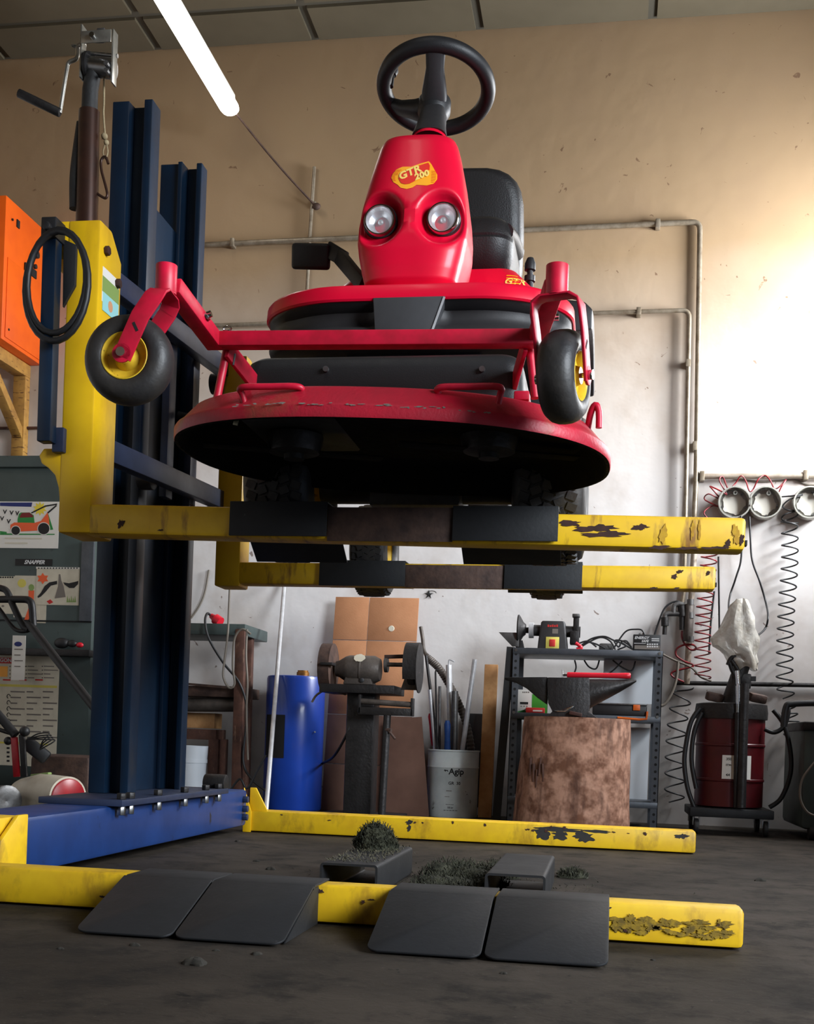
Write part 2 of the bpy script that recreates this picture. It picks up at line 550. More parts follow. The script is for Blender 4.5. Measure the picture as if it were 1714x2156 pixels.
# special materials: wall and floor
def wall_material():
    m = bpy.data.materials.new('wall_plaster')
    m.use_nodes = True
    nt = m.node_tree; N, L = nt.nodes, nt.links
    b = N['Principled BSDF']
    b.inputs['Roughness'].default_value = 0.85
    b.inputs['Specular IOR Level'].default_value = 0.15
    g = N.new('ShaderNodeNewGeometry')
    sp = N.new('ShaderNodeSeparateXYZ')
    L.new(g.outputs['Position'], sp.inputs[0])
    nz = N.new('ShaderNodeTexNoise'); nz.inputs['Scale'].default_value = 0.8; nz.inputs['Detail'].default_value = 2
    L.new(g.outputs['Position'], nz.inputs['Vector'])
    # old cream coat above, white below; upper tone also darkened for weaker light
    ad = N.new('ShaderNodeMath'); ad.operation = 'MULTIPLY_ADD'
    L.new(nz.outputs['Fac'], ad.inputs[0]); ad.inputs[1].default_value = 0.7
    L.new(sp.outputs['Z'], ad.inputs[2])
    mr = N.new('ShaderNodeMapRange'); mr.inputs[1].default_value = 2.2; mr.inputs[2].default_value = 4.0
    L.new(ad.outputs[0], mr.inputs[0])
    mx = N.new('ShaderNodeMix'); mx.data_type = 'RGBA'
    mx.inputs['A'].default_value = lin((216, 212, 210)); mx.inputs['B'].default_value = lin((156, 132, 103))
    L.new(mr.outputs[0], mx.inputs['Factor'])
    # blotches
    n2 = N.new('ShaderNodeTexNoise'); n2.inputs['Scale'].default_value = 2.2; n2.inputs['Detail'].default_value = 4; n2.inputs['Roughness'].default_value = 0.6
    L.new(g.outputs['Position'], n2.inputs['Vector'])
    m2 = N.new('ShaderNodeMapRange'); m2.inputs[1].default_value = 0.48; m2.inputs[2].default_value = 0.8; m2.inputs[4].default_value = 0.5
    L.new(n2.outputs['Fac'], m2.inputs[0])
    mx2 = N.new('ShaderNodeMix'); mx2.data_type = 'RGBA'
    L.new(mx.outputs['Result'], mx2.inputs['A']); mx2.inputs['B'].default_value = lin((150, 126, 102))
    L.new(m2.outputs[0], mx2.inputs['Factor'])
    # small flecks of missing plaster
    n3 = N.new('ShaderNodeTexNoise'); n3.inputs['Scale'].default_value = 13; n3.inputs['Detail'].default_value = 4; n3.inputs['Distortion'].default_value = 1.2
    L.new(g.outputs['Position'], n3.inputs['Vector'])
    m3 = N.new('ShaderNodeMapRange'); m3.inputs[1].default_value = 0.705; m3.inputs[2].default_value = 0.73; m3.inputs[4].default_value = 0.75
    L.new(n3.outputs['Fac'], m3.inputs[0])
    mx3 = N.new('ShaderNodeMix'); mx3.data_type = 'RGBA'
    L.new(mx2.outputs['Result'], mx3.inputs['A']); mx3.inputs['B'].default_value = lin((104, 78, 60))
    L.new(m3.outputs[0], mx3.inputs['Factor'])
    # darker grey towards the floor
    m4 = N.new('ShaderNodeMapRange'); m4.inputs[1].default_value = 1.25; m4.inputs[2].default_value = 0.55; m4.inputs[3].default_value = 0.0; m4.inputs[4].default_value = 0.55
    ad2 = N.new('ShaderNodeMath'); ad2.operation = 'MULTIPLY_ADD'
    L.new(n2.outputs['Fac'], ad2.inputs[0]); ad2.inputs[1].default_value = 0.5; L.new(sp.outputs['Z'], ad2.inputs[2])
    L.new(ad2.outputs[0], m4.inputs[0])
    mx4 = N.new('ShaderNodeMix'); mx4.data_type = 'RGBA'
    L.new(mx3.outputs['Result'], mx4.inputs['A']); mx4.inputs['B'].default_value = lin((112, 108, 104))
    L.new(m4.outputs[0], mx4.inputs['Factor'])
    L.new(mx4.outputs['Result'], b.inputs['Base Color'])
    nb = N.new('ShaderNodeTexNoise'); nb.inputs['Scale'].default_value = 7; nb.inputs['Detail'].default_value = 3
    L.new(g.outputs['Position'], nb.inputs['Vector'])
    bp = N.new('ShaderNodeBump'); bp.inputs['Strength'].default_value = 0.12; bp.inputs['Distance'].default_value = 0.03
    L.new(nb.outputs['Fac'], bp.inputs['Height']); L.new(bp.outputs[0], b.inputs['Normal'])
    MAT['wall'] = m


def floor_material():
    m = bpy.data.materials.new('floor_concrete')
    m.use_nodes = True
    nt = m.node_tree; N, L = nt.nodes, nt.links
    b = N['Principled BSDF']
    b.inputs['Specular IOR Level'].default_value = 0.15
    g = N.new('ShaderNodeNewGeometry')
    def noise(sc, det=4, ro=0.6, dist=0):
        n = N.new('ShaderNodeTexNoise'); n.inputs['Scale'].default_value = sc; n.inputs['Detail'].default_value = det
        n.inputs['Roughness'].default_value = ro; n.inputs['Distortion'].default_value = dist
        L.new(g.outputs['Position'], n.inputs['Vector']); return n
    def mixin(prev, fac, lo, hi, colour, amt=1.0):
        r = N.new('ShaderNodeMapRange'); r.inputs[1].default_value = lo; r.inputs[2].default_value = hi; r.inputs[4].default_value = amt
        L.new(fac, r.inputs[0])
        x = N.new('ShaderNodeMix'); x.data_type = 'RGBA'
        if isinstance(prev, tuple): x.inputs['A'].default_value = prev
        else: L.new(prev, x.inputs['A'])
        x.inputs['B'].default_value = lin(colour); L.new(r.outputs[0], x.inputs['Factor'])
        return x.outputs['Result']
    c = lin((60, 53, 46))
    a = noise(1.1, 6)
    c = mixin(c, a.outputs['Fac'], 0.42, 0.6, (40, 35, 30))
    a2 = noise(6, 5, 0.7)
    c = mixin(c, a2.outputs['Fac'], 0.5, 0.64, (29, 26, 23), 0.85)
    a3 = noise(14, 5, 0.7, 0.6)
    c = mixin(c, a3.outputs['Fac'], 0.64, 0.69, (16, 15, 13), 0.85)
    a4 = noise(90, 3)
    c = mixin(c, a4.outputs['Fac'], 0.64, 0.74, (104, 98, 88), 0.4)
    a5 = noise(2.4, 5, 0.5, 0.4)
    c = mixin(c, a5.outputs['Fac'], 0.6, 0.72, (34, 31, 29), 0.7)
    L.new(c, b.inputs['Base Color'])
    r = N.new('ShaderNodeMapRange'); r.inputs[3].default_value = 0.55; r.inputs[4].default_value = 0.9
    L.new(a2.outputs['Fac'], r.inputs[0]); L.new(r.outputs[0], b.inputs['Roughness'])
    bp = N.new('ShaderNodeBump'); bp.inputs['Strength'].default_value = 0.25; bp.inputs['Distance'].default_value = 0.01
    L.new(a3.outputs['Fac'], bp.inputs['Height']); L.new(bp.outputs[0], b.inputs['Normal'])
    MAT['floor'] = m


wall_material()
floor_material()
pm('ceiling_board', (88, 80, 63), 0.9, 0, (80, 72, 55), 1.5, 0.5, dirt=(72, 64, 47), dthr=0.62, dscale=1.4, dsoft=0.25)
pm('ceiling_gap', (70, 66, 56), 0.9)
pm('pane', (235, 242, 250), 0.05, alpha=0.12)

# ---------------------------------------------------------------- room
LWX, RY = -4.75, -3.0


def struct(o, label=None):
    o['kind'] = 'structure'
    if label: o['label'] = label
    return o


struct(MB().box((LWX, RY, -0.2), (RWX, WALLY, 0)).build('floor', 'floor'), 'worn dark grey concrete workshop floor with oil stains')
struct(MB().box((LWX - .2, WALLY, 0), (RWX + .2, WALLY + 0.2, CEIL + .1)).build('wall_back', 'wall'), 'stained cream and white plaster wall behind the lift')
struct(MB().box((LWX - .2, RY, 0), (LWX, WALLY, CEIL + .1)).build('wall_left', 'wall'), 'plaster side wall left of the lift')
wy0, wy1, wz0, wz1 = 6.3, 7.5, 2.3, 3.7
wb = MB()
wb.box((RWX, RY, 0), (RWX + .2, -1.4, CEIL + .1)).box((RWX, -1.4, 3.3), (RWX + .2, 4.25, CEIL + .1)).box((RWX, 4.25, 0), (RWX + .2, wy0, CEIL + .1)).box((RWX, wy1, 0), (RWX + .2, WALLY, CEIL + .1))  # added gate opening, its far edge placed to shade the drum corner
wb.box((RWX, wy0, 0), (RWX + .2, wy1, wz0)).box((RWX, wy0, wz1), (RWX + .2, wy1, CEIL + .1))
struct(wb.build('wall_right', 'wall'), 'plaster side wall with an added, unseen gate opening and the daylight window')
wn = thing('window_1', 'tall steel window in the right wall', None, (RWX + .03, (wy0 + wy1) / 2, wz0), kind='structure')
fb = MB()
for y in (wy0, wy0 + (wy1 - wy0) / 2 - .02, wy1 - .04): fb.box((RWX + .02, y, wz0), (RWX + .05, y + .04, wz1))
for z in (wz0, (wz0 + wz1) / 2 - .02, wz1 - .04): fb.box((RWX + .02, wy0, z), (RWX + .05, wy1, z + .04))
fb.build('window_frame', 'cabinet_grey', wn)
for i in range(2):
    for k in range(2):
        ya, za = wy0 + .04 + i * (wy1 - wy0) / 2, wz0 + .04 + k * (wz1 - wz0) / 2
        MB().box((RWX + .033, ya, za), (RWX + .037, ya + (wy1 - wy0) / 2 - .07, za + (wz1 - wz0) / 2 - .07)).build('pane', 'pane', wn)
rb = MB()
rb.box((LWX - .2, RY - .2, 0), (RWX + .2, RY, CEIL + .1))
struct(rb.build('wall_rear', 'wall'), 'plaster wall behind the viewer')
ce = struct(MB().box((LWX - .2, RY - .2, CEIL + .02), (RWX + .2, WALLY + .2, CEIL + .15)).build('ceiling', 'ceiling_gap'), 'ceiling of large grey boards with dark joints')
xs = [-4.75] + [-4.268 + 1.1 * i for i in range(7)] + [RWX]
ys = [WALLY, 7.30] + [7.30 - 1.1 * i for i in range(1, 9)] + [RY]
g = 0.028
pmesh = None
for i in range(len(xs) - 1):
    for j in range(len(ys) - 1):
        x0, x1, y0, y1 = xs[i] + g, xs[i + 1] - g, ys[j + 1] + g, ys[j] - g
        std = abs(xs[i + 1] - xs[i] - 1.1) < .01 and abs(ys[j] - ys[j + 1] - 1.1) < .01
        if std and pmesh is not None:
            o = bpy.data.objects.new('ceiling_panel', pmesh)
            COL.objects.link(o)
            o.parent = ce
            o.location = V((x0 + x1) / 2, (y0 + y1) / 2, CEIL) - ORG[ce.name]
        else:
            o = MB().box(((x0 - x1) / 2, (y0 - y1) / 2, 0), ((x1 - x0) / 2, (y1 - y0) / 2, .022)).build('ceiling_panel', 'ceiling_board', None, base=(0, 0, 0))
            o.parent = ce
            o.location = V((x0 + x1) / 2, (y0 + y1) / 2, CEIL) - ORG[ce.name]
            if std: pmesh = o.data


# ---------------------------------------------------------------- fluorescent lamps
def lamp(label, x, y0, y1, z):
    t = thing('fluorescent_lamp', label, 'lamp', (x, (y0 + y1) / 2, z), 'long ceiling lamps')
    MB().box((x - .035, y0 + .03, z + .045), (x + .035, y1 - .03, z + .085)).build('housing', 'lamp_body', t, bev=.008)
    n = 16
    rings = []
    for y, s_ in ((y0, .55), (y0 + .012, .9), (y0 + .04, 1), (y1 - .04, 1), (y1 - .012, .9), (y1, .55)):
        rings.append([V(x + math.cos(2 * PI * i / n) * .062 * s_, y, z + math.sin(2 * PI * i / n) * .045 * s_) for i in range(n)])
    MB().loft(rings).build('diffuser', 'lamp_glow', t, ang=60)
    for y in (y0 + .2, (y0 + y1) / 2 - .2):
        MB().cyl((x, y, z + .08), (x, y, CEIL), .006, n=8).build('suspension_rod', 'steel_dull', t)
    return t


lamp('long glowing fluorescent lamp hanging above the blue mast', -2.50, 5.72, 7.28, 4.45)
lamp('added fluorescent fill lamp, out of view over the floor near the viewer', -1.1, 1.2, 2.76, 4.75)  # unseen lamp, added as fill light on the mower

# ================================================================ LIFT
lift = thing('mower_lift', 'blue and yellow workshop lift holding the red mower in the air', 'lift', (-1.8, 4.3, 0))


CHIPS = [0]


def chip(poly, x, z, y, m='rust_chip', parent=None, name='paint_chip'):
    """paint chip on a face looking to -Y"""
    CHIPS[0] += 1
    y -= (CHIPS[0] % 40) * .00007
    return MB().prism(poly, (x, y, z), (1, 0, 0), (0, 0, 1), (0, -.0006, 0)).build(name, m, parent)


# base beams
nbm = MB().box((-2.05, 2.94, 0.004), (0.344, 3.04, .1)).build('base_beam', 'yellow_worn', lift, bev=.012)
fbm = MB().box((-1.70, 5.55, 0.004), (0.424, 5.69, .105)).build('base_beam', 'yellow_worn', lift, bev=.012)
rr = random.Random(3)
for (x, z, a, b_) in ((-.27, .062, .05, .035), (-.19, .06, .05, .028), (-.08, .055, .07, .03), (-.2, .085, .16, .012), (-.02, .084, .10, .008), (-.90, .084, .022, .014), (-.90, .056, .012, .02), (.36, .08, .035, .016)):
    chip(blob(18, a, b_, .55, int(x * 100 + 99)), x, z, 5.5494, 'dark_chip', fbm)
for k in range(16):
    chip(blob(9, rr.uniform(.004, .014), rr.uniform(.003, .009), .6, k), rr.uniform(-1.55, .38), rr.uniform(.07, .095), 5.5494, 'rust_chip', fbm)
for k in range(26):
    chip(blob(9, rr.uniform(.003, .012), rr.uniform(.003, .007), .6, k + 50), rr.uniform(-1.75, .33), rr.uniform(.03, .086), 2.9394, 'rust_chip', nbm)
for k in range(70):
    chip(blob(12, rr.uniform(.006, .030), rr.uniform(.004, .012), .6, k + 150), rr.uniform(.04, .32), rr.uniform(.028, .066), 2.9392, 'yellow_grime', nbm)
# cross beam, gussets, base plate
cb = MB().box((-1.95, 3.33, .03), (-1.70, 5.55, .205)).build('cross_beam', 'blue_paint', lift, bev=.016)
MB().prism([(3.02, .09), (3.33, .03), (3.33, .212), (3.27, .212), (3.13, .115)], (-1.712, 0, 0), (0, 1, 0), (0, 0, 1), (.014, 0, 0)).build('gusset', 'yellow_worn', lift, bev=.003)
MB().box((-1.95, 3.12, .03), (-1.72, 3.33, .207)).build('gusset', 'yellow_worn', lift, bev=.006)
MB().box((-1.95, 3.03, .01), (-1.74, 3.13, .1)).build('gusset', 'yellow_worn', lift, bev=.006)
MB().cyl((-1.92, 2.99, .15), (-1.625, 2.99, .15), .049, n=24).build('transport_roller', 'black_rubber', lift, bev=.01)
MB().prism([(0, .0), (.04, .0), (.04, .1), (0, .215)], (-1.715, 5.54, 0), (1, 0, 0), (0, 0, 1), (0, .014, 0)).build('gusset', 'yellow_paint', lift, bev=.003)
MB().prism([(0, .09), (.10, .09), (.03, .215), (0, .215)], (-1.69, 5.56, 0), (1, 0, 0), (0, 0, 1), (0, .012, 0)).build('gusset', 'yellow_paint', lift, bev=.003)
for z in (.075, .115, .16):
    MB().cyl((-1.70, 5.49, z), (-1.675, 5.49, z), .017, n=6).build('bolt', 'blue_rail', lift, bev=.002)
bp_ = MB().box((-1.97, 3.93, .205), (-1.655, 5.12, .228)).build('base_plate', 'blue_rail', lift, bev=.003)
for y in (3.98, 4.06, 4.33, 4.62, 4.88, 5.05):
    MB().cyl((-1.68, y, .228), (-1.68, y, .25), .018, n=6).build('bolt', 'iron', bp_, bev=.002)
    MB().cyl((-1.68, y, .172), (-1.68, y, .205), .016, n=6).build('nut', 'steel', bp_, bev=.002)
MB().cyl((-1.76, 5.10, .25), (-1.66, 5.10, .25), .04, n=20).build('pulley', 'iron', lift, bev=.004)

# mast: two rolled uprights
def upright(y0, top, xa):
    m = MB()
    for a, b_, d0, d1 in xa: m.box((a, y0 + d0, .228), (b_, y0 + d1, top))
    return m.build('mast_upright', 'blue_mast', lift, bev=.004)


upright(4.30, 2.885, ((-1.953, -1.885, 0, .08), (-1.885, -1.823, .05, .08), (-1.823, -1.789, -.005, .08)))
upright(4.83, 2.90, ((-1.965, -1.88, 0, .08), (-1.88, -1.86, -.02, .08), (-1.86, -1.805, .05, .08), (-1.805, -1.78, 0, .07)))
MB().box((-1.93, 4.38, .228), (-1.88, 4.83, 2.6)).build('mast_web', 'blue_mast', lift, bev=.003)
MB().box((-1.80, 4.38, 2.05), (-1.76, 4.42, 2.16)).build('stop_block', 'black_steel', lift, bev=.003)

# carriage
MB().bar((-1.70, 3.77, 1.985), (-1.66, 4.86, 2.03), .05, .075).build('carriage_rail', 'blue_rail', lift, bev=.004)
MB().bar((-1.70, 3.77, 1.415), (-1.66, 4.86, 1.468), .05, .075).build('carriage_rail', 'blue_rail', lift, bev=.004)
for y in (4.36, 4.62):
    MB().box((-1.735, y, 1.38), (-1.705, y + .07, 2.06)).build('carriage_post', 'blue_rail', lift, bev=.003)
MB().cyl((-1.70, 4.45, 1.72), (-1.60, 4.45, 1.70), .014, n=10).build('lock_pin', 'black_steel', lift)
for z in (1.42, 2.0):
    for y in (4.22, 4.98):
        MB().cyl((-1.755, y, z), (-1.70, y, z), .045, n=20).build('guide_roller', 'iron', lift, bev=.004)

# near column + fork (one welded L)
colm = MB()
colm.prism([(3.597, 1.105), (3.775, 1.105), (3.775, 2.04), (3.69, 2.115), (3.597, 2.115)], (-1.77, 0, 0), (0, 1, 0), (0, 0, 1), (.11, 0, 0))
col1 = colm.build('fork_column', 'yellow_paint', lift, bev=.008)
MB().prism([(-1.845, 1.99), (-1.765, 1.99), (-1.765, 2.115), (-1.82, 2.115), (-1.845, 2.09)], (0, 3.60, 0), (1, 0, 0), (0, 0, 1), (0, .16, 0)).build('column_head', 'yellow_paint', lift, bev=.006)
MB().prism([(-1.83, 1.378), (-1.765, 1.378), (-1.765, 1.17), (-1.774, 1.25), (-1.788, 1.292), (-1.812, 1.315), (-1.836, 1.33), (-1.846, 1.355)], (0, 3.60, 0), (1, 0, 0), (0, 0, 1), (0, .1, 0)).build('hook_bracket', 'yellow_paint', lift, bev=.006)
f1 = MB().bar((-1.69, 3.65, 1.152), (.385, 3.65, 1.117), .10, .097).build('fork', 'yellow_fork', lift, bev=.012)
for k, (x, z, a, b_) in enumerate(((-1.555, 1.135, .016, .018), (-1.69, 1.20, .004, .02), (-1.32, 1.195, .01, .004), (-.05, 1.13, .08, .016), (-.02, 1.112, .09, .012), (.08, 1.135, .03, .012), (.14, 1.075, .05, .007), (.22, 1.073, .04, .007), (.3, 1.075, .05, .006), (-.13, 1.145, .05, .01), (.335, 1.085, .012, .018), (.375, 1.10, .01, .02), (-1.42, 1.115, .012, .004))):
    chip(blob(13, a, b_, .6, k + 30), x, z, 3.5994 , 'rust_chip', f1)
for k in range(5):
    x = rr.uniform(.1, .37)
    chip(blob(12, rr.uniform(.004, .016), rr.uniform(.02, .04), .5, k + 80), x, 1.12 + rr.uniform(-.01, .015), 3.5995, 'yellow_stain', f1)
MB().box((.386, 3.61, 1.085), (.392, 3.64, 1.10)).build('end_stop', 'black_steel', lift)
for z, yy in ((2.03, 3.64), (1.96, 3.735)):
    MB().cyl((-1.66, yy, z), (-1.645, yy, z), .016, n=6).build('bolt', 'rust_chip', lift, bev=.002)
MB().cyl((-1.66, 3.70, 1.71), (-1.6585, 3.70, 1.71), .012, n=9).build('paint_chip', 'wood_dark', lift)
# stickers on the column side (they face +X)
st = MB().box((-1.6605, 3.625, 1.862), (-1.659, 3.755, 1.975)).build('sticker', 'paper_white', lift)
MB().box((-1.659, 3.625, 1.895), (-1.6582, 3.755, 1.945)).build('sticker_print', 'sticker_green', st)
MB().box((-1.6592, 3.63, 1.835), (-1.6580, 3.755, 1.895)).build('sticker_print', 'sticker_sky', st)
MB().cyl((-1.659, 3.69, 1.866), (-1.6574, 3.69, 1.866), .018, n=14).build('sticker_print', 'skin_tone', st)
# far column + fork
MB().prism([(4.847, 1.10), (4.98, 1.10), (4.98, 2.0), (4.92, 2.08), (4.847, 2.08)], (-1.665, 0, 0), (0, 1, 0), (0, 0, 1), (.11, 0, 0)).build('fork_column', 'yellow_paint', lift, bev=.008)
f2 = MB().bar((-1.60, 4.90, 1.158), (.41, 4.90, 1.162), .10, .093).build('fork', 'yellow_fork', lift, bev=.012)
for k, (x, z, a, b_) in enumerate(((.27, 1.185, .016, .01), (.25, 1.165, .016, .012), (.38, 1.18, .012, .012), (.17, 1.118, .02, .006), (.26, 1.118, .016, .006))):
    chip(blob(13, a, b_, .6, k + 130), x, z, 4.8494, 'rust_chip', f2)
MB().box((.41, 4.86, 1.13), (.416, 4.89, 1.145)).build('end_stop', 'black_steel', lift)

# wheel saddles: bent black plates hung over the forks
def saddle(x0, x1, yf, top, drop, back, low):
    m = MB()
    wv = (x1 - x0, 0, 0)
    m.sheet([(x0, yf - .006, top - drop), (x0, yf - .006, top + .004), (x0, yf + .108, top + .006), (x0, yf + .12, top - .02), (x0, yf + back, low)], wv, -.006)
    return m.build('wheel_saddle', 'black_steel', lift, bev=.0015)


saddle(-1.19, -.875, 3.598, 1.198, .10, .30, 1.062)
saddle(-.482, -.162, 3.598, 1.186, .098, .30, 1.062)
MB().box((-.875, 3.596, 1.085), (-.482, 3.5985, 1.19)).build('saddle_stay', 'iron_rusty', lift, bev=.0005)
saddle(-1.205, -.84, 4.848, 1.206, .098, .2, 1.125)
saddle(-.43, -.115, 4.848, 1.210, .105, .2, 1.115)
MB().box((-.84, 4.845, 1.105), (-.43, 4.8488, 1.2)).build('saddle_stay', 'iron_rusty', lift, bev=.0005)

# blue prop bar hanging on the near column, with clamp and hose loop
pb = MB().bar((-1.802, 3.555, 2.03), (-1.798, 3.555, 1.385), .046, .046, upv=(0, 1, 0)).build('prop_bar', 'blue_mast', lift, bev=.004)
MB().prism([(-1.78, 2.05), (-1.735, 2.03), (-1.735, 1.90), (-1.775, 1.83)], (0, 3.585, 0), (1, 0, 0), (0, 0, 1), (0, .014, 0)).build('prop_plate', 'black_steel', lift, bev=.002)
MB().box((-1.79, 3.575, 1.36), (-1.75, 3.60, 1.44)).build('prop_foot', 'blue_rail', lift, bev=.004)
MB().box((-1.826, 3.52, 2.03), (-1.775, 3.59, 2.095)).cyl((-1.80, 3.50, 2.06), (-1.80, 3.53, 2.06), .014, n=10).build('clamp', 'black_plastic', lift, bev=.004)
hp = []
for t in range(0, 56):
    a = PI / 2 + 2 * PI * t / 27.0
    e = 1 + (.06 if t > 27 else 0)
    c = P(116, 590 if t <= 27 else 600, 3.49)
    hp.append(c + V(math.cos(a) * .105 * e, .01 + .012 * math.sin(t * .23), math.sin(a) * .163 * e))
MB().tube(hp, .0105, 8).build('hydraulic_hose', 'hose_black', lift, ang=80)

# brown tube with the hand winch on top of the near column
def tb(x, y): return P(x, y, 3.66)
bt = MB()
a, b_ = tb(183, 465), tb(188, 235)
bt.cyl(a - V(0, 0, .02), b_, .036, .034, n=24)
post = bt.build('winch_post', 'brown_tube', lift)
a, b_, c = tb(188, 240), tb(190, 190), tb(197, 150)
MB().tube([a, b_, c], .026, 14).build('post_sleeve', 'black_rubber', post)
MB().tube(smooth_path([tb(158, 440), tb(158, 380), tb(163, 330), tb(173, 260)], 4), .019, 10).build('rubber_pad', 'black_rubber', post)
win = MB()
for xx in (180, 246):
    q0, q1 = tb(xx, 62 if xx < 200 else 72), tb(xx, 172 if xx < 200 else 182)
    win.box((q0.x - .003, 3.63, q1.z), (q0.x + .003, 3.665, q0.z))
w0, w1 = tb(183, 90), tb(245, 100)
win.box((w0.x, 3.615, w1.z - .006), (w1.x, 3.62, w0.z + .012))
winch = win.build('hand_winch', 'zinc', lift, bev=.001)
MB().cyl(tb(181, 112), tb(248, 118), .007, n=12).build('winch_shaft', 'steel', winch)
MB().cyl(tb(186, 140), tb(240, 146), .032, n=20).build('winch_drum', 'steel', winch)
MB().cyl(tb(184, 140), tb(190, 140), .045, n=28).build('ratchet_wheel', 'iron', winch)
MB().cyl(tb(209, 95) - V(0, .06, 0), tb(209, 95) - V(0, .03, 0), .009, n=12).build('shaft_nut', 'chrome', winch)
MB().obox(tb(212, 75), (.028, .006, .05), (0, 0, 0)).build('pawl', 'steel_dull', winch, bev=.008)
for zz in (150, 165):
    MB().cyl(tb(236, zz) - V(0, .05, 0), tb(236, zz), .008, n=8).build('bolt', 'steel_dull', winch)
MB().tube(smooth_path([tb(180, 97), tb(165, 97), tb(162, 122), tb(145, 132), tb(140, 150), tb(126, 238)], 5), .007, 8).build('crank_arm', 'zinc', winch, ang=80)
MB().cyl(tb(127, 238) - V(0, .0, 0), tb(48, 206) - V(0, .03, 0), .0145, n=14).build('crank_handle', 'iron', winch, bev=.003)
MB().cyl(tb(163, 97) - V(.01, 0, 0), tb(157, 97), .011, n=8).build('crank_nut', 'steel', winch)
MB().tube(smooth_path([tb(219, 150), tb(219, 210), tb(218, 240), tb(221, 282)], 5), .0035, 6).build('winch_rope', 'rope', winch, ang=80)
MB().sphere(tb(220, 287), .011, 10, 8).sphere(tb(224, 300), .009, 10, 8).tube(smooth_path([tb(223, 300), tb(217, 320), tb(222, 334), tb(227, 320), tb(224, 302)], 4), .0025, 6).build('rope_knot', 'rope', winch, ang=80)
MB().tube(smooth_path([tb(228, 345), tb(222, 330), tb(213, 338), tb(214, 360), tb(222, 390), tb(226, 410), tb(220, 417), tb(201, 405)], 5), .0045, 8).build('snap_hook', 'brown_tube', winch, ang=80)

# ================================================================ MOWER
XC = -0.65
mower = thing('riding_mower', 'red front-deck riding mower raised on the yellow lift forks', 'mower', (XC, 4.3, 1.07))


def superring(cx, cy, a, b_, z, n=96, e=2.4, tilt=0.0):
    out = []
    for i in range(n):
        t = 2 * PI * i / n
        c, s_ = math.cos(t), math.sin(t)
        x = a * math.copysign(abs(c) ** (2 / e), c)
        y = b_ * math.copysign(abs(s_) ** (2 / e), s_)
        out.append(V(cx + x, cy + y, z + tilt * x))
    return out


# deck shell
DC = 3.385
prof_out = [(1.0, 1.283), (1.003, 1.288), (1.003, 1.312), (.997, 1.318), (.985, 1.322), (.92, 1.368), (.89, 1.376), (.5, 1.378)]
prof_in = [(.5, 1.365), (.88, 1.362), (.955, 1.325), (.975, 1.29), (.985, 1.281)]
rings = [superring(XC + .012, DC, .624 * s_, .463 * s_ if s_ > .95 else .463 * s_, z, tilt=-.035) for s_, z in prof_out]
deck = MB().loft(rings, False, True).build('deck_shell', 'red_deck', mower, ang=35, fixn=False)
rin = [superring(XC + .012, DC, .624 * s_, .463 * s_, z, tilt=-.035) for s_, z in prof_in + [(1.0, 1.283)]]
MB().loft(rin, True, False).build('deck_underside', 'deck_inside', deck, ang=35, fixn=False)
for sx in (-.29, .29):
    MB().lathe([(0, -.07), (.03, -.07), (.03, -.055), (.075, -.05), (.085, -.01), (.085, 0)], (XC + sx, DC + .03, 1.365), n=24).build('blade_spindle', 'iron', deck)
    MB().bar((XC + sx - .25, DC - .06, 1.318), (XC + sx + .25, DC + .12, 1.318), .055, .006).build('blade', 'deck_inside', deck, bev=.001)
MB().obox((XC - .33, DC - .40, 1.300), (.012, .004, .035), (0, .2, 0)).build('straw', 'grass_dry', deck)
# handles on the deck
for xa, xb in ((503, 633), (920, 1055)):
    a, b_ = P(xa, 813, 2.955), P(xb, 815, 2.955)
    a.z = b_.z = (a.z + b_.z) / 2
    zz = a.z
    MB().tube(smooth_path([a + V(.008, .03, -.035), a + V(.003, .02, -.012), a + V(.0, .008, -.003), a + V(.02, 0, 0), (a + b_) / 2, b_ - V(.02, 0, 0), b_ + V(0, .008, -.003), b_ + V(-.003, .02, -.012), b_ + V(-.008, .03, -.035)], 4), .0085, 10).build('deck_handle', 'red_frame', deck, ang=80)
q = P(1253, 862, 3.22)
MB().tube(smooth_path([q + V(-.02, .03, -.06), q + V(-.012, .01, -.01), q + V(0, 0, .012), q + V(.01, 0, -.005), q + V(.012, 0, -.05)], 4), .009, 8).build('deck_hook', 'red_frame', deck, ang=80)
# worn scratch line along the fold
rs = random.Random(5)
for k in range(34):
    u = rs.uniform(-.33, .33)
    MB().prism(blob(7, rs.uniform(.004, .014), rs.uniform(.0012, .003), .5, k), (XC + u, DC - .463 * 1.0035 * (1 - abs(u / .637) ** 2.4) ** (1 / 2.4) - .0005, 1.316 + rs.uniform(-.004, .002) - .035 * u), (1, 0, 0), (0, 0, 1), (0, -.0006, 0)).build('scratch', 'ink_grey', deck)
# belt cover on the deck
def rbox_rings(x0, x1, y0, y1, zs, r=.05, n=8):
    rings = []
    for z, ins in zs:
        ring = []
        for cx, cy, a0 in ((x1 - r - ins, y1 - r - ins, 0), (x0 + r + ins, y1 - r - ins, PI / 2), (x0 + r + ins, y0 + r + ins, PI), (x1 - r - ins, y0 + r + ins, 1.5 * PI)):
            for k in range(n + 1):
                t = a0 + PI / 2 * k / n
                ring.append(V(cx + math.cos(t) * r, cy + math.sin(t) * r, z))
        rings.append(ring)
    return rings


bcv = MB().loft(rbox_rings(-1.055, -.243, 3.20, 3.62, ((1.37, 0), (1.50, .012), (1.525, .02), (1.538, .034), (1.542, .05)), .05), True, True).build('belt_cover', 'black_plastic', mower, ang=35)
for px in (686, 1015):
    q = P(px, 777, 3.205)
    MB().cyl((q.x, 3.201, q.z), (q.x, 3.215, q.z), .008, n=12).build('cover_bolt', 'steel_dull', bcv)

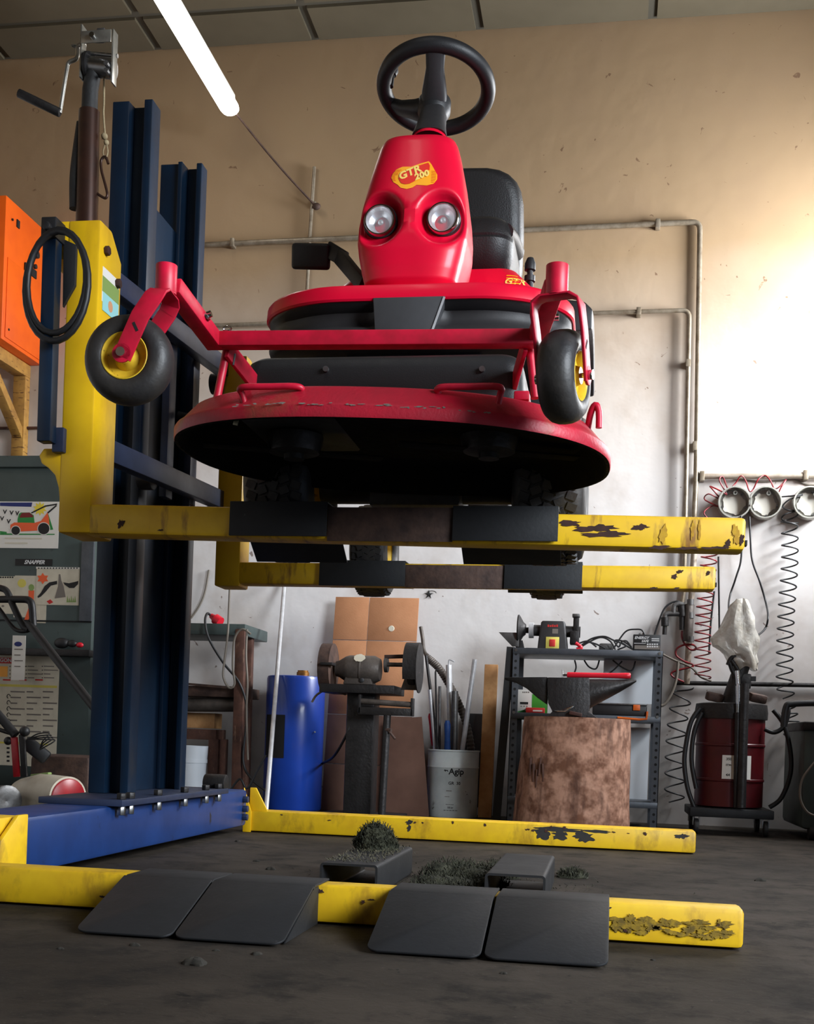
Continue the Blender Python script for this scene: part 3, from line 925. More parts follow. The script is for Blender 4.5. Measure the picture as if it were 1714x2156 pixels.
# front frame of the deck with caster arms
fr = MB()
BARZ, BARY = 1.522, 3.05
fr.bar((-1.085, BARY, BARZ + .006), (-.195, BARY, BARZ - .006), .045, .04)
frame_o = fr.build('deck_frame', 'red_frame', mower, bev=.004)
HL, HR = P(350, 588, 2.78), P(1173, 590, 2.78)
for Hd, xb in ((HL, -1.07), (HR, -.21)):
    s_ = -1 if xb < XC else 1
    MB().bar((xb, BARY + .01, BARZ + .0), (Hd.x - s_ * .008, 2.80, Hd.z - .008), .045, .04).build('caster_arm', 'red_frame', frame_o, bev=.004)
    hd = MB()
    hd.lathe([(.017, -.034), (.0265, -.034), (.0265, .034), (.017, .034)], Hd, n=24)
    hd.cyl(Hd - V(0, 0, .033), Hd + V(0, 0, .026), .0172, n=20).build('caster_head', 'red_frame', frame_o, bev=.001)
    # struts down to the deck
    MB().cyl((xb + s_ * -.02, BARY + .04, BARZ - .01), (xb + s_ * -.0, BARY + .03, 1.372), .011, n=12).build('frame_rod', 'red_frame', frame_o)
    MB().bar((xb - s_ * .03, BARY + .02, BARZ - .01), (xb - s_ * .10, BARY + .30, 1.41), .012, .05).build('frame_strut', 'red_frame', frame_o, bev=.002)
    MB().box((xb - s_ * .035 - .02, BARY + .02, 1.366), (xb - s_ * .035 + .02, BARY + .07, 1.39)).build('frame_lug', 'red_frame', frame_o, bev=.004)
q = P(436, 664, 2.95)
MB().cyl(q - V(.012, 0, .004), q + V(.012, 0, .004), .009, n=10).cyl(q - V(.004, 0, .002), q + V(.0, 0, .001), .015, n=14).build('hinge_bolt', 'chrome', frame_o)
q = P(478, 697, 3.05)
MB().tube([q + V(math.cos(t * PI / 6) * .011, 0, .006 + math.sin(t * PI / 6) * .006) for t in range(12)], .0028, 6, closed=True).lathe([(0, 0), (.017, 0), (.012, .005), (0, .005)], q - V(0, 0, .008), n=14).build('linch_pin', 'chrome', frame_o)
q = P(495, 745, 3.05)
MB().cyl(q, q - V(.004, 0, .03), .003, n=8).build('pin_tail', 'iron', frame_o)
MB().cyl(P(1160, 668, 2.98) - V(.03, 0, 0), P(1160, 668, 2.98) + V(.02, 0, 0), .009, n=10).build('hinge_bolt', 'chrome', frame_o)


def caster(Hd, ang, trail=.085, drop=.165):
    """wheel trails along local +y; axle along local x"""
    M = Matrix.Translation(Hd - V(0, 0, .036)) @ Matrix.Rotation(ang, 4, 'Z')
    W = .058
    fk = MB()
    path = []
    for sx in (-1, 1):
        leg = [(sx * W, trail * 1.0, -drop - .012), (sx * W, trail * .5, -drop * .45), (sx * W, .012, -.028), (sx * (W - .008), .002, -.01), (sx * (W - .024), 0, -.002)]
        path += leg if sx < 0 else leg[::-1]
    wv = .046
    vs = []
    rings = []
    for i, p in enumerate(path):
        p = Vector(p)
        d = (Vector(path[min(i + 1, len(path) - 1)]) - Vector(path[max(i - 1, 0)])).normalized()
        # width direction lies across the strip, thickness along the outward normal
        out_ = V(p.x / W, 0, .0) if abs(p.x) > .045 else V(0, 0, 1)
        if .03 < abs(p.x) <= .0501: out_ = V(math.copysign(.7, p.x), 0, .7)
        wd = d.cross(out_).normalized() * wv / 2
        wd = wd if wd.y < 0 else -wd
        t_ = out_.normalized() * .007
        rings.append([p - wd - t_ / 2, p + wd - t_ / 2, p + wd + t_ / 2, p - wd + t_ / 2])
    fk.loft(rings, True, True)
    # round leg ends
    for sx in (-1, 1):
        fk.cyl((sx * W - .0035, trail, -drop), (sx * W + .0035, trail, -drop), .024, n=18)
    fk.cyl((0, 0, -.002), (0, 0, .004), .026, n=20)
    fk.cyl((0, 0, -.002), (0, 0, .05), .012, n=14)
    o = fk.move(M).build('caster_fork', 'red_frame', mower, bev=.0012)
    c = Vector((0, trail, -drop))
    R, w2 = .109, .044
    ty = MB().lathe([(.056, -w2 + .006), (.062, -w2 + .001), (.075, -w2 - .002), (.093, -w2 + .003), (.104, -w2 + .015), (R, -.015), (R + .001, 0), (R, .015), (.104, w2 - .015), (.093, w2 - .003), (.075, w2 + .002), (.062, w2 - .001), (.056, w2 - .006), (.056, -w2 + .006)], c, (1, 0, 0), 48)
    for gx in (-.012, .012):
        pass
    ty.move(M).build('tyre', 'tyre_rubber', o, ang=50)
    rm = MB().lathe([(.0565, -w2 + .004), (.0565, w2 - .004)], c, (1, 0, 0), 40)
    for sx in (-1, 1):
        rm.lathe([(.0585, sx * (w2 - .002)), (.0565, sx * (w2 - .001)), (.052, sx * (w2 - .006)), (.05, sx * (w2 - .022)), (.032, sx * (w2 - .026)), (.024, sx * (w2 - .014)), (.02, sx * (w2 - .002)), (.0, sx * (w2 - .002))], c, (1, 0, 0), 40)
    rm.move(M).build('rim', 'yellow_rim', o, ang=40)
    ax = MB().cyl(c - V(W + .012, 0, 0), c + V(W + .012, 0, 0), .006, n=12)
    for sx in (-1, 1):
        ax.cyl(c + V(sx * (W + .004), 0, 0), c + V(sx * (W + .013), 0, 0), .0115, n=14)
    ax.move(M).build('axle_bolt', 'chrome', o)
    s1 = MB()
    for sx in (-1, 1):
        s1.obox((sx * (W + .0036), trail * .62, -drop * .62), (.0012, .007, .024), (-math.atan2(trail, drop), 0, 0))
    s1.move(M).build('slot', 'slot_dark', o)
    return o


caster(HL, math.radians(94))
caster(HR, math.radians(-14))

# footboard platform
def platform_outline(grow=0.0, n=12, yf=3.585, yb=4.42, x0=-1.15, x1=-.148, r=.24):
    x0 -= grow; x1 += grow; yf -= grow
    pts = []
    for cx, a0 in ((x0 + r * 1.25, PI), (x1 - r * 1.25, 1.5 * PI)):
        for k in range(n + 1):
            t = a0 + PI / 2 * k / n
            pts.append((cx + math.cos(t) * r * 1.25, yf + r + math.sin(t) * r))
    return [(x0, yb)] + pts + [(x1, yb)]


pl = []
for z, g_ in ((1.825, 0), (1.831, .004), (1.865, .002), (1.875, -.004), (1.879, -.014)):
    pl.append([V(x, y, z) for x, y in platform_outline(g_)])
plat = MB().loft(pl, True, True).build('footboard', 'red_paint', mower, ang=35)
# dark bumper under the footboard with the two recessed scoops
def bump_ring(z, ins, scoop):
    out = []
    for x, y in platform_outline(-ins, yb=4.2):
        ax = abs(x - XC)
        k = 1.0 if .09 < ax < .50 and y < 3.80 else 0.0
        out.append(V(x, y + scoop * k, z))
    return out


def dense_outline(ins):
    o = platform_outline(-ins, yb=4.2)
    res = []
    for i in range(len(o) - 1):
        a, b_ = Vector(o[i]), Vector(o[i + 1])
        m = max(1, int((b_ - a).length / .02))
        for k in range(m): res.append(a + (b_ - a) * k / m)
    res.append(Vector(o[-1]))
    return res


base_ol = dense_outline(0.0)
cen = Vector((XC, 4.05))
br = []
for z, ins, sc in ((1.712, .03, 0), (1.720, .012, 0), (1.735, .006, 0), (1.748, .008, .2), (1.765, .012, .8), (1.790, .012, 1), (1.808, .01, .9), (1.818, .006, .25), (1.826, .006, 0), (1.833, .006, 0)):
    ring = []
    for p in base_ol:
        d = (cen - p).normalized()
        ax = abs(p.x - XC)
        k = min(max((ax - .085) / .03, 0), 1) * min(max((.545 - ax) / .16, 0), 1) * (1 if p.y < 3.95 else 0)
        ring.append(V(p.x + d.x * ins, p.y + d.y * ins + .05 * sc * k, z))
    br.append(ring)
bumper = MB().loft(br, True, True).build('bumper', 'dark_plastic', mower, ang=50)
cpn = MB().prism([(-.115, 1.832), (.11, 1.832), (.072, 1.722), (-.105, 1.722)], (XC + .012, 3.578, 0), (1, 0, 0), (0, 0, 1), (0, .05, 0)).build('bumper_panel', 'grey_panel', bumper, bev=.003)
MB().bar((XC + .119, 3.577, 1.828), (XC + .086, 3.577, 1.728), .006, .004, upv=(0, 1, 0)).build('panel_edge', 'alu', bumper)

# cowl with headlight sockets
LX, LZ = .1, 2.112
CW = [(1.845, .138, 3.645, 3.98), (1.868, .142, 3.640, 3.98), (1.879, .144, 3.636, 3.98), (1.892, .133, 3.650, 3.98), (1.900, .133, 3.648, 3.98), (1.91, .147, 3.632, 3.98), (1.95, .157, 3.625, 3.98), (2.0, .168, 3.624, 3.98), (2.05, .176, 3.63, 3.98),
      (2.1, .176, 3.64, 3.98), (2.16, .170, 3.652, 3.98), (2.22, .160, 3.668, 3.975), (2.28, .150, 3.684, 3.97), (2.34, .137, 3.700, 3.96), (2.385, .127, 3.712, 3.95), (2.402, .119, 3.722, 3.94), (2.412, .10, 3.745, 3.92)]


def cowl_sec(z):
    for i in range(len(CW) - 1):
        if CW[i][0] <= z <= CW[i + 1][0]:
            t = (z - CW[i][0]) / (CW[i + 1][0] - CW[i][0])
            return [CW[i][k] + (CW[i + 1][k] - CW[i][k]) * t for k in range(1, 4)]
    return list(CW[-1][1:])


zs = [1.845, 1.868, 1.886, 1.892, 1.902, 1.91] + [1.92 + i * .0075 for i in range(62)] + [2.39, 2.402, 2.412]
zs = sorted(set(round(z, 4) for z in zs if z <= 2.412))
rings = []
NC = 200
for z in zs:
    hw, ya, yb = cowl_sec(z)
    cy = ya + .10
    ring = []
    for i in range(NC):
        t = 2 * PI * i / NC
        c, s_ = math.cos(t), math.sin(t)
        e = 3.0 if s_ < 0 else 5.0
        x = hw * math.copysign(abs(c) ** (2 / e), c)
        y = (cy - ya if s_ < 0 else yb - cy) * math.copysign(abs(s_) ** (2 / e), s_)
        p = V(XC - .010 + x, cy + y, z)
        if s_ < 0:
            for sx in (-1, 1):
                d = math.hypot((p.x - XC + .010 - sx * LX) / 1.0, (p.z - LZ + .004) / 1.12)
                if d < .088:
                    k = 1 - min(max((d - .054) / .034, 0), 1)
                    k = k * k * (3 - 2 * k)
                    back = ya + .052 + max(0, (abs(x) - .1)) * .25
                    p.y = p.y + (max(back, p.y) - p.y) * k
        ring.append(p)
    rings.append(ring)
cowl = MB().loft(rings, True, True).build('front_cowl', 'red_paint', mower, ang=50)
bvh = BVHTree.FromPolygons([v.co + ORG[cowl.name] for v in cowl.data.vertices], [tuple(p.vertices) for p in cowl.data.polygons])


def conform(mb, off=.0012):
    for i, p in enumerate(mb.v):
        h = bvh.ray_cast(V(p.x, 3.3, p.z), V(0, 1, 0))
        if h[0] is not None: mb.v[i] = V(p.x, h[0].y - off, p.z)
    return mb


def disc_grid(cx, cz, rx, rz, n=28, m=5, y=0.0, a0=0, a1=2 * PI, r0_=0.0, rot=0.0):
    mb = MB()
    rings = []
    full = abs(a1 - a0 - 2 * PI) < 1e-6
    for j in range(m + 1):
        r_ = r0_ + (1 - r0_) * j / m
        ring = []
        for i in range(n if full else n + 1):
            t = a0 + (a1 - a0) * i / n
            u, v_ = math.cos(t) * rx * r_, math.sin(t) * rz * r_
            ring.append(V(cx + u * math.cos(rot) - v_ * math.sin(rot), y, cz + u * math.sin(rot) + v_ * math.cos(rot)))
        rings.append(ring)
    return mb.loft(rings, False, False, closed=full)


def poly_grid(poly, y=0.0):
    bm = bmesh.new()
    f_ = bm.faces.new([bm.verts.new(V(a, y, b_)) for a, b_ in poly])
    bmesh.ops.triangulate(bm, faces=[f_])
    bmesh.ops.subdivide_edges(bm, edges=bm.edges[:], cuts=3, use_grid_fill=True)
    mb = MB().add([v.co.copy() for v in bm.verts], [])
    bm.verts.index_update()
    mb.f = [tuple(v.index for v in f.verts) for f in bm.faces]
    bm.free()
    return mb


# emblem on the cowl: orange cloud with a red arrow and lettering
def ez_(u, v_):
    q = P(800 + u * .09335, 330 + v_ * .09335, 3.695)
    return (q.x, q.z)


def decal(pts, m, off, name):
    return conform(poly_grid([ez_(*p) for p in pts]), off).build(name, m, cowl, fixn=False)


decal([(280, 540), (300, 450), (380, 330), (520, 262), (720, 262), (900, 190), (1110, 120), (1172, 200), (1178, 300), (1240, 330), (1310, 460), (1310, 580), (1240, 690), (1090, 745), (860, 730), (770, 800), (640, 835), (500, 800), (430, 720), (330, 650)], 'decal_orange', .0010, 'emblem')
decal([(445, 560), (470, 480), (620, 390), (850, 255), (1100, 160), (1138, 230), (1135, 350), (1000, 400), (990, 460), (830, 560), (812, 640), (700, 703), (600, 715), (510, 685)], 'decal_red', .0022, 'emblem_field')
for k in range(8):
    y = 345 + k * 38
    x0_ = 300 + max(0, (430 - y)) * .9 + max(0, y - 560) * .4
    decal([(x0_, y), (x0_ + 130 - (60 if y > 480 else 0), y), (x0_ + 130 - (60 if y > 480 else 0), y + 9), (x0_, y + 9)], 'decal_red', .0021, 'emblem_stripe')
    y = 370 + k * 40
    decal([(1180, y), (1290 - max(0, y - 560) * .5, y + 8), (1290 - max(0, y - 560) * .5, y + 16), (1180, y + 8)], 'decal_red', .0021, 'emblem_stripe')
for body, u, v_, sz, rot in (('GTR', 690, 425, .036, .42), ('200', 965, 490, .030, .36)):
    q = ez_(u, v_)
    tm = textmesh(body, sz, 0, .12, .0014, spacing=1.05).move(Matrix.Translation(V(q[0], 0, q[1])) @ Matrix.Rotation(-rot, 4, 'Y') @ Matrix.Rotation(PI / 2, 4, 'X'))
    conform(tm, .0032).build('emblem_lettering', 'decal_yellow', cowl, fixn=False)

# headlights
for sx in (-1, 1):
    c = V(XC - .010 + sx * LX, 3.668, LZ)
    hl = MB().lathe([(.051, .035), (.051, .004), (.048, -.002), (.044, -.002), (.043, .004)], c, (0, 1, 0), 40).build('headlight', 'chrome', mower)
    MB().lathe([(.056, .035), (.0545, .012), (.051, .010)], c, (0, 1, 0), 40).build('rubber_ring', 'black_plastic', hl)
    rf = MB().lathe([(.043, .004), (.036, .018), (.022, .03), (.009, .034), (.009, .02), (.004, .014), (0, .014)], c, (0, 1, 0), 28).build('reflector', 'reflector', hl, ang=20)
    MB().lathe([(.0435, .003), (.03, -.003), (.015, -.0055), (0, -.006)], c, (0, 1, 0), 28).build('lens', 'lens', hl)

# steering column and wheel
al = math.radians(16)
SW = P(918, 186, 3.99)
axis = V(0, math.sin(al), math.cos(al))
u1 = V(1, 0, 0)
u2 = V(0, -math.cos(al), math.sin(al))
cb0 = P(905, 296, 3.83)
hubc = SW - axis * .095
sc_ = MB()
secs = []
for k, (t, rx, ry) in enumerate(((0, .058, .056), (.15, .054, .052), (.5, .046, .046), (.8, .044, .042), (1.0, .04, .04))):
    c = cb0 + (hubc - cb0) * t
    n = 24
    secs.append([c + u1 * math.copysign(abs(math.cos(2 * PI * i / n)) ** .7, math.cos(2 * PI * i / n)) * rx + u2 * math.copysign(abs(math.sin(2 * PI * i / n)) ** .7, math.sin(2 * PI * i / n)) * ry for i in range(n)])
sc_.loft(secs).build('steering_column', 'dark_plastic', mower)
RW = .178
rim_pts = [SW + (u1 * math.cos(2 * PI * i / 72) + u2 * math.sin(2 * PI * i / 72)) * RW for i in range(72)]
sw = MB().tube(rim_pts, .0255, 16, closed=True).build('steering_wheel', 'black_plastic', mower, ang=80)
def spoke(ang, w0, w1, t0=0.0):
    d = u1 * math.cos(ang) + u2 * math.sin(ang)
    s2 = u1 * -math.sin(ang) + u2 * math.cos(ang)
    secs = []
    for r_, w_, h_, dz in ((.0, w0, .034, -.085), (.06, w0 * .95, .030, -.07), (.12, w1, .024, -.035), (.16, w1 * 1.1, .022, -.008), (.176, w1 * 1.35, .018, 0)):
        c = SW + d * r_ + axis * dz
        secs.append([c + s2 * (math.copysign(abs(math.cos(2 * PI * i / 16)) ** .6, math.cos(2 * PI * i / 16)) * w_) + axis * (math.copysign(abs(math.sin(2 * PI * i / 16)) ** .8, math.sin(2 * PI * i / 16)) * h_) for i in range(16)])
    return MB().loft(secs)
spoke(math.radians(83), .044, .030).build('spoke', 'dark_plastic', sw)
spoke(math.radians(203), .044, .030).build('spoke', 'black_plastic', sw)
MB().lathe([(0, -.05), (.045, -.05), (.056, -.03), (.056, .01), (.04, .022), (0, .024)], SW - axis * .07, axis, 28).build('wheel_hub', 'black_plastic', sw)
kp = SW + (u1 * math.cos(math.radians(170)) + u2 * math.sin(math.radians(170))) * (RW - .025)
kb = MB().cyl(kp - axis * .01, kp + axis * .05, .008, n=10)
kb.lathe([(0, 0), (.014, .004), (.02, .02), (.017, .04), (0, .05)], kp + axis * .035, axis, 18).build('steering_knob', 'black_plastic', sw)
MB().lathe([(.062, 0), (.06, .012), (.046, .02)], cb0 - V(0, 0, .014), axis, 28).build('column_collar', 'red_paint', mower)

# pedal on the left
pa, pb2 = P(655, 540, 3.95), P(762, 592, 3.80)
MB().obox(pa + V(0, 0, 0), (.135, .03, .085), (.25, 0.05, 0)).build('pedal', 'black_plastic', mower, bev=.012, seg=3)
MB().bar(P(690, 525, 3.96), P(725, 545, 3.93), .03, .055, w1=.03, h1=.05).bar(P(715, 540, 3.93), P(765, 600, 3.82), .03, .05, w1=.03, h1=.045).build('pedal_arm', 'black_plastic', mower, bev=.006)

# rear body under the seat
by0, by1 = 4.18, 5.25
rb_ = []
for z, hx, y0_, y1_ in ((1.80, .40, 4.0, 5.2), (1.95, .39, 4.02, 5.2), (2.05, .345, 4.05, 5.18), (2.115, .29, 4.09, 5.14), (2.13, .25, 4.13, 5.10)):
    rb_ += rbox_rings(XC - hx, XC + hx, y0_, y1_, ((z, 0),), .06)
body = MB().loft(rb_, True, True).build('engine_cover', 'red_paint', mower, ang=35)
bvh = BVHTree.FromPolygons([v.co + ORG[body.name] for v in body.data.vertices], [tuple(p.vertices) for p in body.data.polygons])
q = P(1076, 590, 4.05)
for j in range(5):
    conform(poly_grid([(q.x - .018, q.z + .026 - j * .012), (q.x + .02 + j * .004, q.z + .026 - j * .012), (q.x + .02 + j * .004, q.z + .022 - j * .012), (q.x - .018, q.z + .022 - j * .012)]), .0015).build('emblem_stripe', 'decal_orange', body, fixn=False)
conform(textmesh('GTR', .036, 0, .2, .001).move(FRONT(q + V(.012, 0, -.004))), .0025).build('emblem_lettering', 'decal_yellow', body, fixn=False)
# rear fenders
for s_ in (-1, 1):
    x0_, x1_ = (XC + s_ * .38, XC + s_ * .55)
    fd = []
    for k in range(9):
        t = k / 8
        yy = 4.35 + .85 * t
        zz = 2.03 + .13 * math.sin(PI * (.15 + .7 * t))
        fd.append([V(x0_, yy, zz - .12), V(x1_ - s_ * .0, yy, zz - .10), V(x1_, yy, zz - .03), V(x1_ - s_ * .03, yy, zz), V(x0_, yy, zz + .02)])
    MB().loft(fd, True, True).build('fender', 'black_plastic', mower, bev=.008, ang=40)
# lever beside the seat
la, lb = P(1120, 606, 4.3), P(1116, 570, 4.3)
MB().cyl(la - V(0, 0, .1), lb, .011, n=12).lathe([(0, 0), (.02, .006), (.02, .03), (.012, .05), (0, .052)], lb - V(0, 0, .005), n=16).cyl(lb - V(0, 0, .04), lb - V(0, 0, .02), .02, n=14).build('lever', 'black_plastic', mower)
# seat
SC = XC - .005
def seat_ring(c, hx, hz, n=28, e=4.0, tilt=0.0):
    pts = []
    for i in range(n):
        t = 2 * PI * i / n
        a = math.copysign(abs(math.cos(t)) ** (2 / e), math.cos(t)) * hx
        b_ = math.copysign(abs(math.sin(t)) ** (2 / e), math.sin(t)) * hz
        pts.append(c + V(a, -b_ * math.sin(tilt), b_ * math.cos(tilt)))
    return pts


bk = []
for t, hx, hz in ((0, .22, .24), (.01, .25, .26), (.03, .262, .272), (.06, .27, .28), (.10, .268, .278), (.125, .25, .26), (.13, .23, .24)):
    bk.append(seat_ring(V(SC, 4.60 + t, 2.46), hx, hz * .92, tilt=.22))
seat_b = MB().loft(bk, True, True).build('backrest', 'seat_vinyl', mower, ang=60)
for s_ in (-1, 1):
    MB().tube(smooth_path([V(SC + s_ * .10, 4.575, 2.34), V(SC + s_ * .13, 4.60, 2.45), V(SC + s_ * .17, 4.64, 2.57), V(SC + s_ * .20, 4.665, 2.645)], 5), .009, 8).build('seam', 'black_plastic', seat_b, ang=80)
ck = []
for z, hx, y0_, y1_, r_ in ((2.125, .20, 4.32, 4.62, .06), (2.145, .245, 4.24, 4.66, .08), (2.19, .265, 4.20, 4.68, .09), (2.235, .268, 4.19, 4.68, .09), (2.243, .262, 4.195, 4.68, .09), (2.25, .266, 4.19, 4.68, .09), (2.30, .26, 4.20, 4.68, .09), (2.325, .24, 4.23, 4.66, .08), (2.332, .21, 4.27, 4.64, .07)):
    ck += rbox_rings(SC - hx, SC + hx, y0_, y1_, ((z + .035, 0),), r_)
MB().loft(ck, True, True).build('seat_cushion', 'seat_vinyl', mower, ang=40)
for s_ in (-1, 1):
    MB().tube(smooth_path([V(SC + s_ * .235, 4.25, 2.31), V(SC + s_ * .245, 4.4, 2.345), V(SC + s_ * .25, 4.58, 2.37)], 5), .032, 10).build('seat_bolster', 'seat_vinyl', mower, ang=80)
MB().box((SC - .16, 4.34, 2.12), (SC + .16, 4.62, 2.17)).build('seat_base', 'black_steel', mower, bev=.01)

# chassis and engine under the body
MB().box((XC - .22, 3.74, 1.46), (XC + .22, 5.2, 1.715)).build('chassis', 'black_steel', mower, bev=.01)
MB().box((XC - .36, 3.80, 1.72), (XC + .36, 4.9, 1.80)).build('chassis_plate', 'black_steel', mower, bev=.01)
MB().cyl((XC - .34, 3.97, 1.325), (XC + .34, 3.97, 1.325), .05, n=18).box((XC - .15, 3.86, 1.25), (XC + .15, 4.12, 1.46)).build('drive_axle', 'iron', mower, bev=.006)
MB().cyl((XC - .34, 5.12, 1.36), (XC + .34, 5.12, 1.36), .03, n=18).box((XC - .1, 5.05, 1.33), (XC + .1, 5.18, 1.47)).build('rear_axle', 'iron', mower, bev=.006)
MB().box((XC - .5, 4.1, 1.58), (XC - .24, 4.8, 1.82)).box((XC + .24, 4.1, 1.58), (XC + .5, 4.8, 1.82)).build('fuel_tank', 'black_plastic', mower, bev=.02)
MB().bar((XC - .2, 3.72, 1.50), (XC - .25, 3.3, 1.425), .04, .06).bar((XC + .2, 3.72, 1.50), (XC + .25, 3.3, 1.425), .04, .06).build('lift_link', 'black_steel', mower, bev=.004)


def wheel(cx, cy, cz, R, w2, name):
    t = MB().lathe([(R * .5, -w2 + .02), (R * .55, -w2 + .004), (R * .72, -w2 - .004), (R * .9, -w2 + .008), (R - .012, -w2 + .03), (R - .006, 0), (R - .012, w2 - .03), (R * .9, w2 - .008), (R * .72, w2 + .004), (R * .55, w2 - .004), (R * .5, w2 - .02)], (cx, cy, cz), (1, 0, 0), 56)
    o = t.build(name, 'tyre_rubber', mower, ang=45)
    tr = MB()
    nb_ = 44
    for row, x in enumerate((-.8, -.4, 0, .4, .8)):
        for i in range(nb_):
            a = 2 * PI * (i + (.5 if row % 2 else 0)) / nb_
            rr_ = R - .006 - abs(x) ** 3 * .012
            M = Matrix.Translation(V(cx + x * (w2 - .022), cy + math.cos(a) * rr_, cz + math.sin(a) * rr_)) @ Matrix.Rotation(a - PI / 2, 4, 'X') @ Matrix.Rotation((.35 if row % 2 else -.35), 4, 'Z')
            nbx = MB().box((-.016, -.012, -.006), (.016, .012, .007)).move(M)
            tr.add(nbx.v, nbx.f)
    tg = tr.build('tread', 'tyre_rubber', o)
    tg['kind'] = 'stuff'
    MB().lathe([(R * .52, -w2 + .02), (R * .46, -w2 + .03), (R * .40, -.02), (0, -.02)], (cx, cy, cz), (1, 0, 0), 32).lathe([(R * .52, w2 - .02), (R * .46, w2 - .03), (R * .40, .02), (0, .02)], (cx, cy, cz), (1, 0, 0), 32).build('rim', 'yellow_rim', o)
    return o


wheel(-1.095, 3.975, 1.325, .25, .115, 'drive_wheel')
wheel(-.205, 3.975, 1.325, .25, .115, 'drive_wheel')
wheel(-1.03, 5.13, 1.30, .20, .08, 'rear_wheel')
wheel(-.27, 5.13, 1.30, .20, .08, 'rear_wheel')

# ================================================================ FLOOR THINGS
def ramp(x0, x1, label):
    m = MB()
    m.sheet([(x0, 3.035, .107), (x0, 2.885, .107), (x0, 2.872, .103), (x0, 2.866, .1008)], (x1 - x0, 0, 0), -.006)
    # sloping plate with rounded lower corners
    sl = V(0, -.285, -.0985).normalized()
    Ls, rc = .299, .028
    W_ = x1 - x0
    poly = [(0, 0), (W_, 0)] + [(W_ - rc + math.cos(a) * rc, Ls - rc + math.sin(a) * rc) for a in [PI / 2 * k / 6 for k in range(7)]] + [(rc + math.cos(a) * rc, Ls - rc + math.sin(a) * rc) for a in [PI / 2 + PI / 2 * k / 6 for k in range(7)]]
    m.prism(poly, (x0, 2.868, .1015), (1, 0, 0), sl, V(0, -sl.z, sl.y) * -.006 if sl.y > 0 else V(0, sl.z, -sl.y) * .006)
    t = thing('loading_ramp', label, 'ramp', ((x0 + x1) / 2, 2.8, 0), 'black ramp plates over the near beam')
    m.build('ramp_plate', 'black_steel', t, bev=.002)
    for xx in (x0 + .003, x1 - .006):
        MB().prism([(2.93, .004), (2.93, .098), (2.875, .098), (2.62, .004)], (xx, 0, 0), (0, 1, 0), (0, 0, 1), (.003, 0, 0)).build('side_web', 'black_steel', t)
    return t


ramp(-1.195, -.962, 'leftmost black steel ramp plate leaning on the near yellow beam')
ramp(-.957, -.698, 'black ramp plate left of the bare yellow gap in the near beam')
ramp(-.508, -.252, 'black ramp plate right of the bare yellow gap in the near beam')
ramp(-.245, .024, 'rightmost black steel ramp plate beside the dirty yellow beam end')


def rect_tube(x0, x1, y0, y1, h, label):
    m = MB()
    t_ = .007
    n = 5
    def ring(ins, y, r_):
        pts = []
        for cx, cz, a0 in ((x1 - r_ - ins, h - r_ - ins, 0), (x0 + r_ + ins, h - r_ - ins, PI / 2), (x0 + r_ + ins, .002 + r_ + ins, PI), (x1 - r_ - ins, .002 + r_ + ins, 1.5 * PI)):
            for k in range(n + 1):
                a = a0 + PI / 2 * k / n
                pts.append(V(cx + math.cos(a) * r_, y, cz + math.sin(a) * r_))
        return pts
    rs_ = [ring(0, y0, .012), ring(0, y1, .012), ring(t_, y1, .006), ring(t_, y0, .006), ring(0, y0, .012)]
    m.loft(rs_, False, False)
    o = m.build('steel_tube', 'black_steel', None, ang=40)
    return tag(o, label, 'steel tube', 'black tubes lying between the beams')


rect_tube(-.829, -.653, 3.47, 4.12, .10, 'open black rectangular steel tube carrying a heap of cut grass')
rect_tube(-.329, -.154, 3.43, 4.07, .10, 'clean black rectangular steel tube lying right of the cut grass')

rg = random.Random(11)


def blades(n, f_pos, lmin, lmax, flat=.5):
    m = MB()
    for _ in range(n):
        p = f_pos()
        a, e = rg.uniform(0, 2 * PI), rg.uniform(0, 1.2) * flat
        L_ = rg.uniform(lmin, lmax)
        d = V(math.cos(a) * math.cos(e), math.sin(a) * math.cos(e), math.sin(e))
        s_ = V(-math.sin(a), math.cos(a), 0) * rg.uniform(.0008, .0018)
        q = p + d * L_ + V(0, 0, -.3 * L_ * math.sin(e))
        mid = p + d * L_ * .55 + V(0, 0, .004)
        m.add([p - s_, p + s_, mid + s_, mid - s_, q], [(0, 1, 2, 3), (3, 2, 4)])
    return m


def pile(cx, cy, cz, rx, ry, h):
    def f_():
        while True:
            u, v_ = rg.uniform(-1, 1), rg.uniform(-1, 1)
            if u * u + v_ * v_ < 1: break
        k = 1 - (u * u + v_ * v_)
        return V(cx + u * rx, cy + v_ * ry, cz + h * (k ** .6) * rg.uniform(.5, 1))
    return f_


def mound(cx, cy, cz, rx, ry, h, seed):
    rr_ = random.Random(seed)
    n, mm = 26, 8
    rings = []
    ph = [rr_.uniform(0, 6.28) for _ in range(6)]
    for j in range(mm + 1):
        t = j / mm * PI / 2
        ring = []
        for i in range(n):
            a = 2 * PI * i / n
            k = 1 + .14 * math.sin(3 * a + ph[0]) + .1 * math.sin(5 * a + ph[1]) + rr_.uniform(-.07, .07)
            ring.append(V(cx + math.cos(a) * rx * math.cos(t) * k, cy + math.sin(a) * ry * math.cos(t) * k, cz + h * math.sin(t) * (1 + rr_.uniform(-.1, .1))))
        rings.append(ring)
    return MB().loft(rings, False, True)


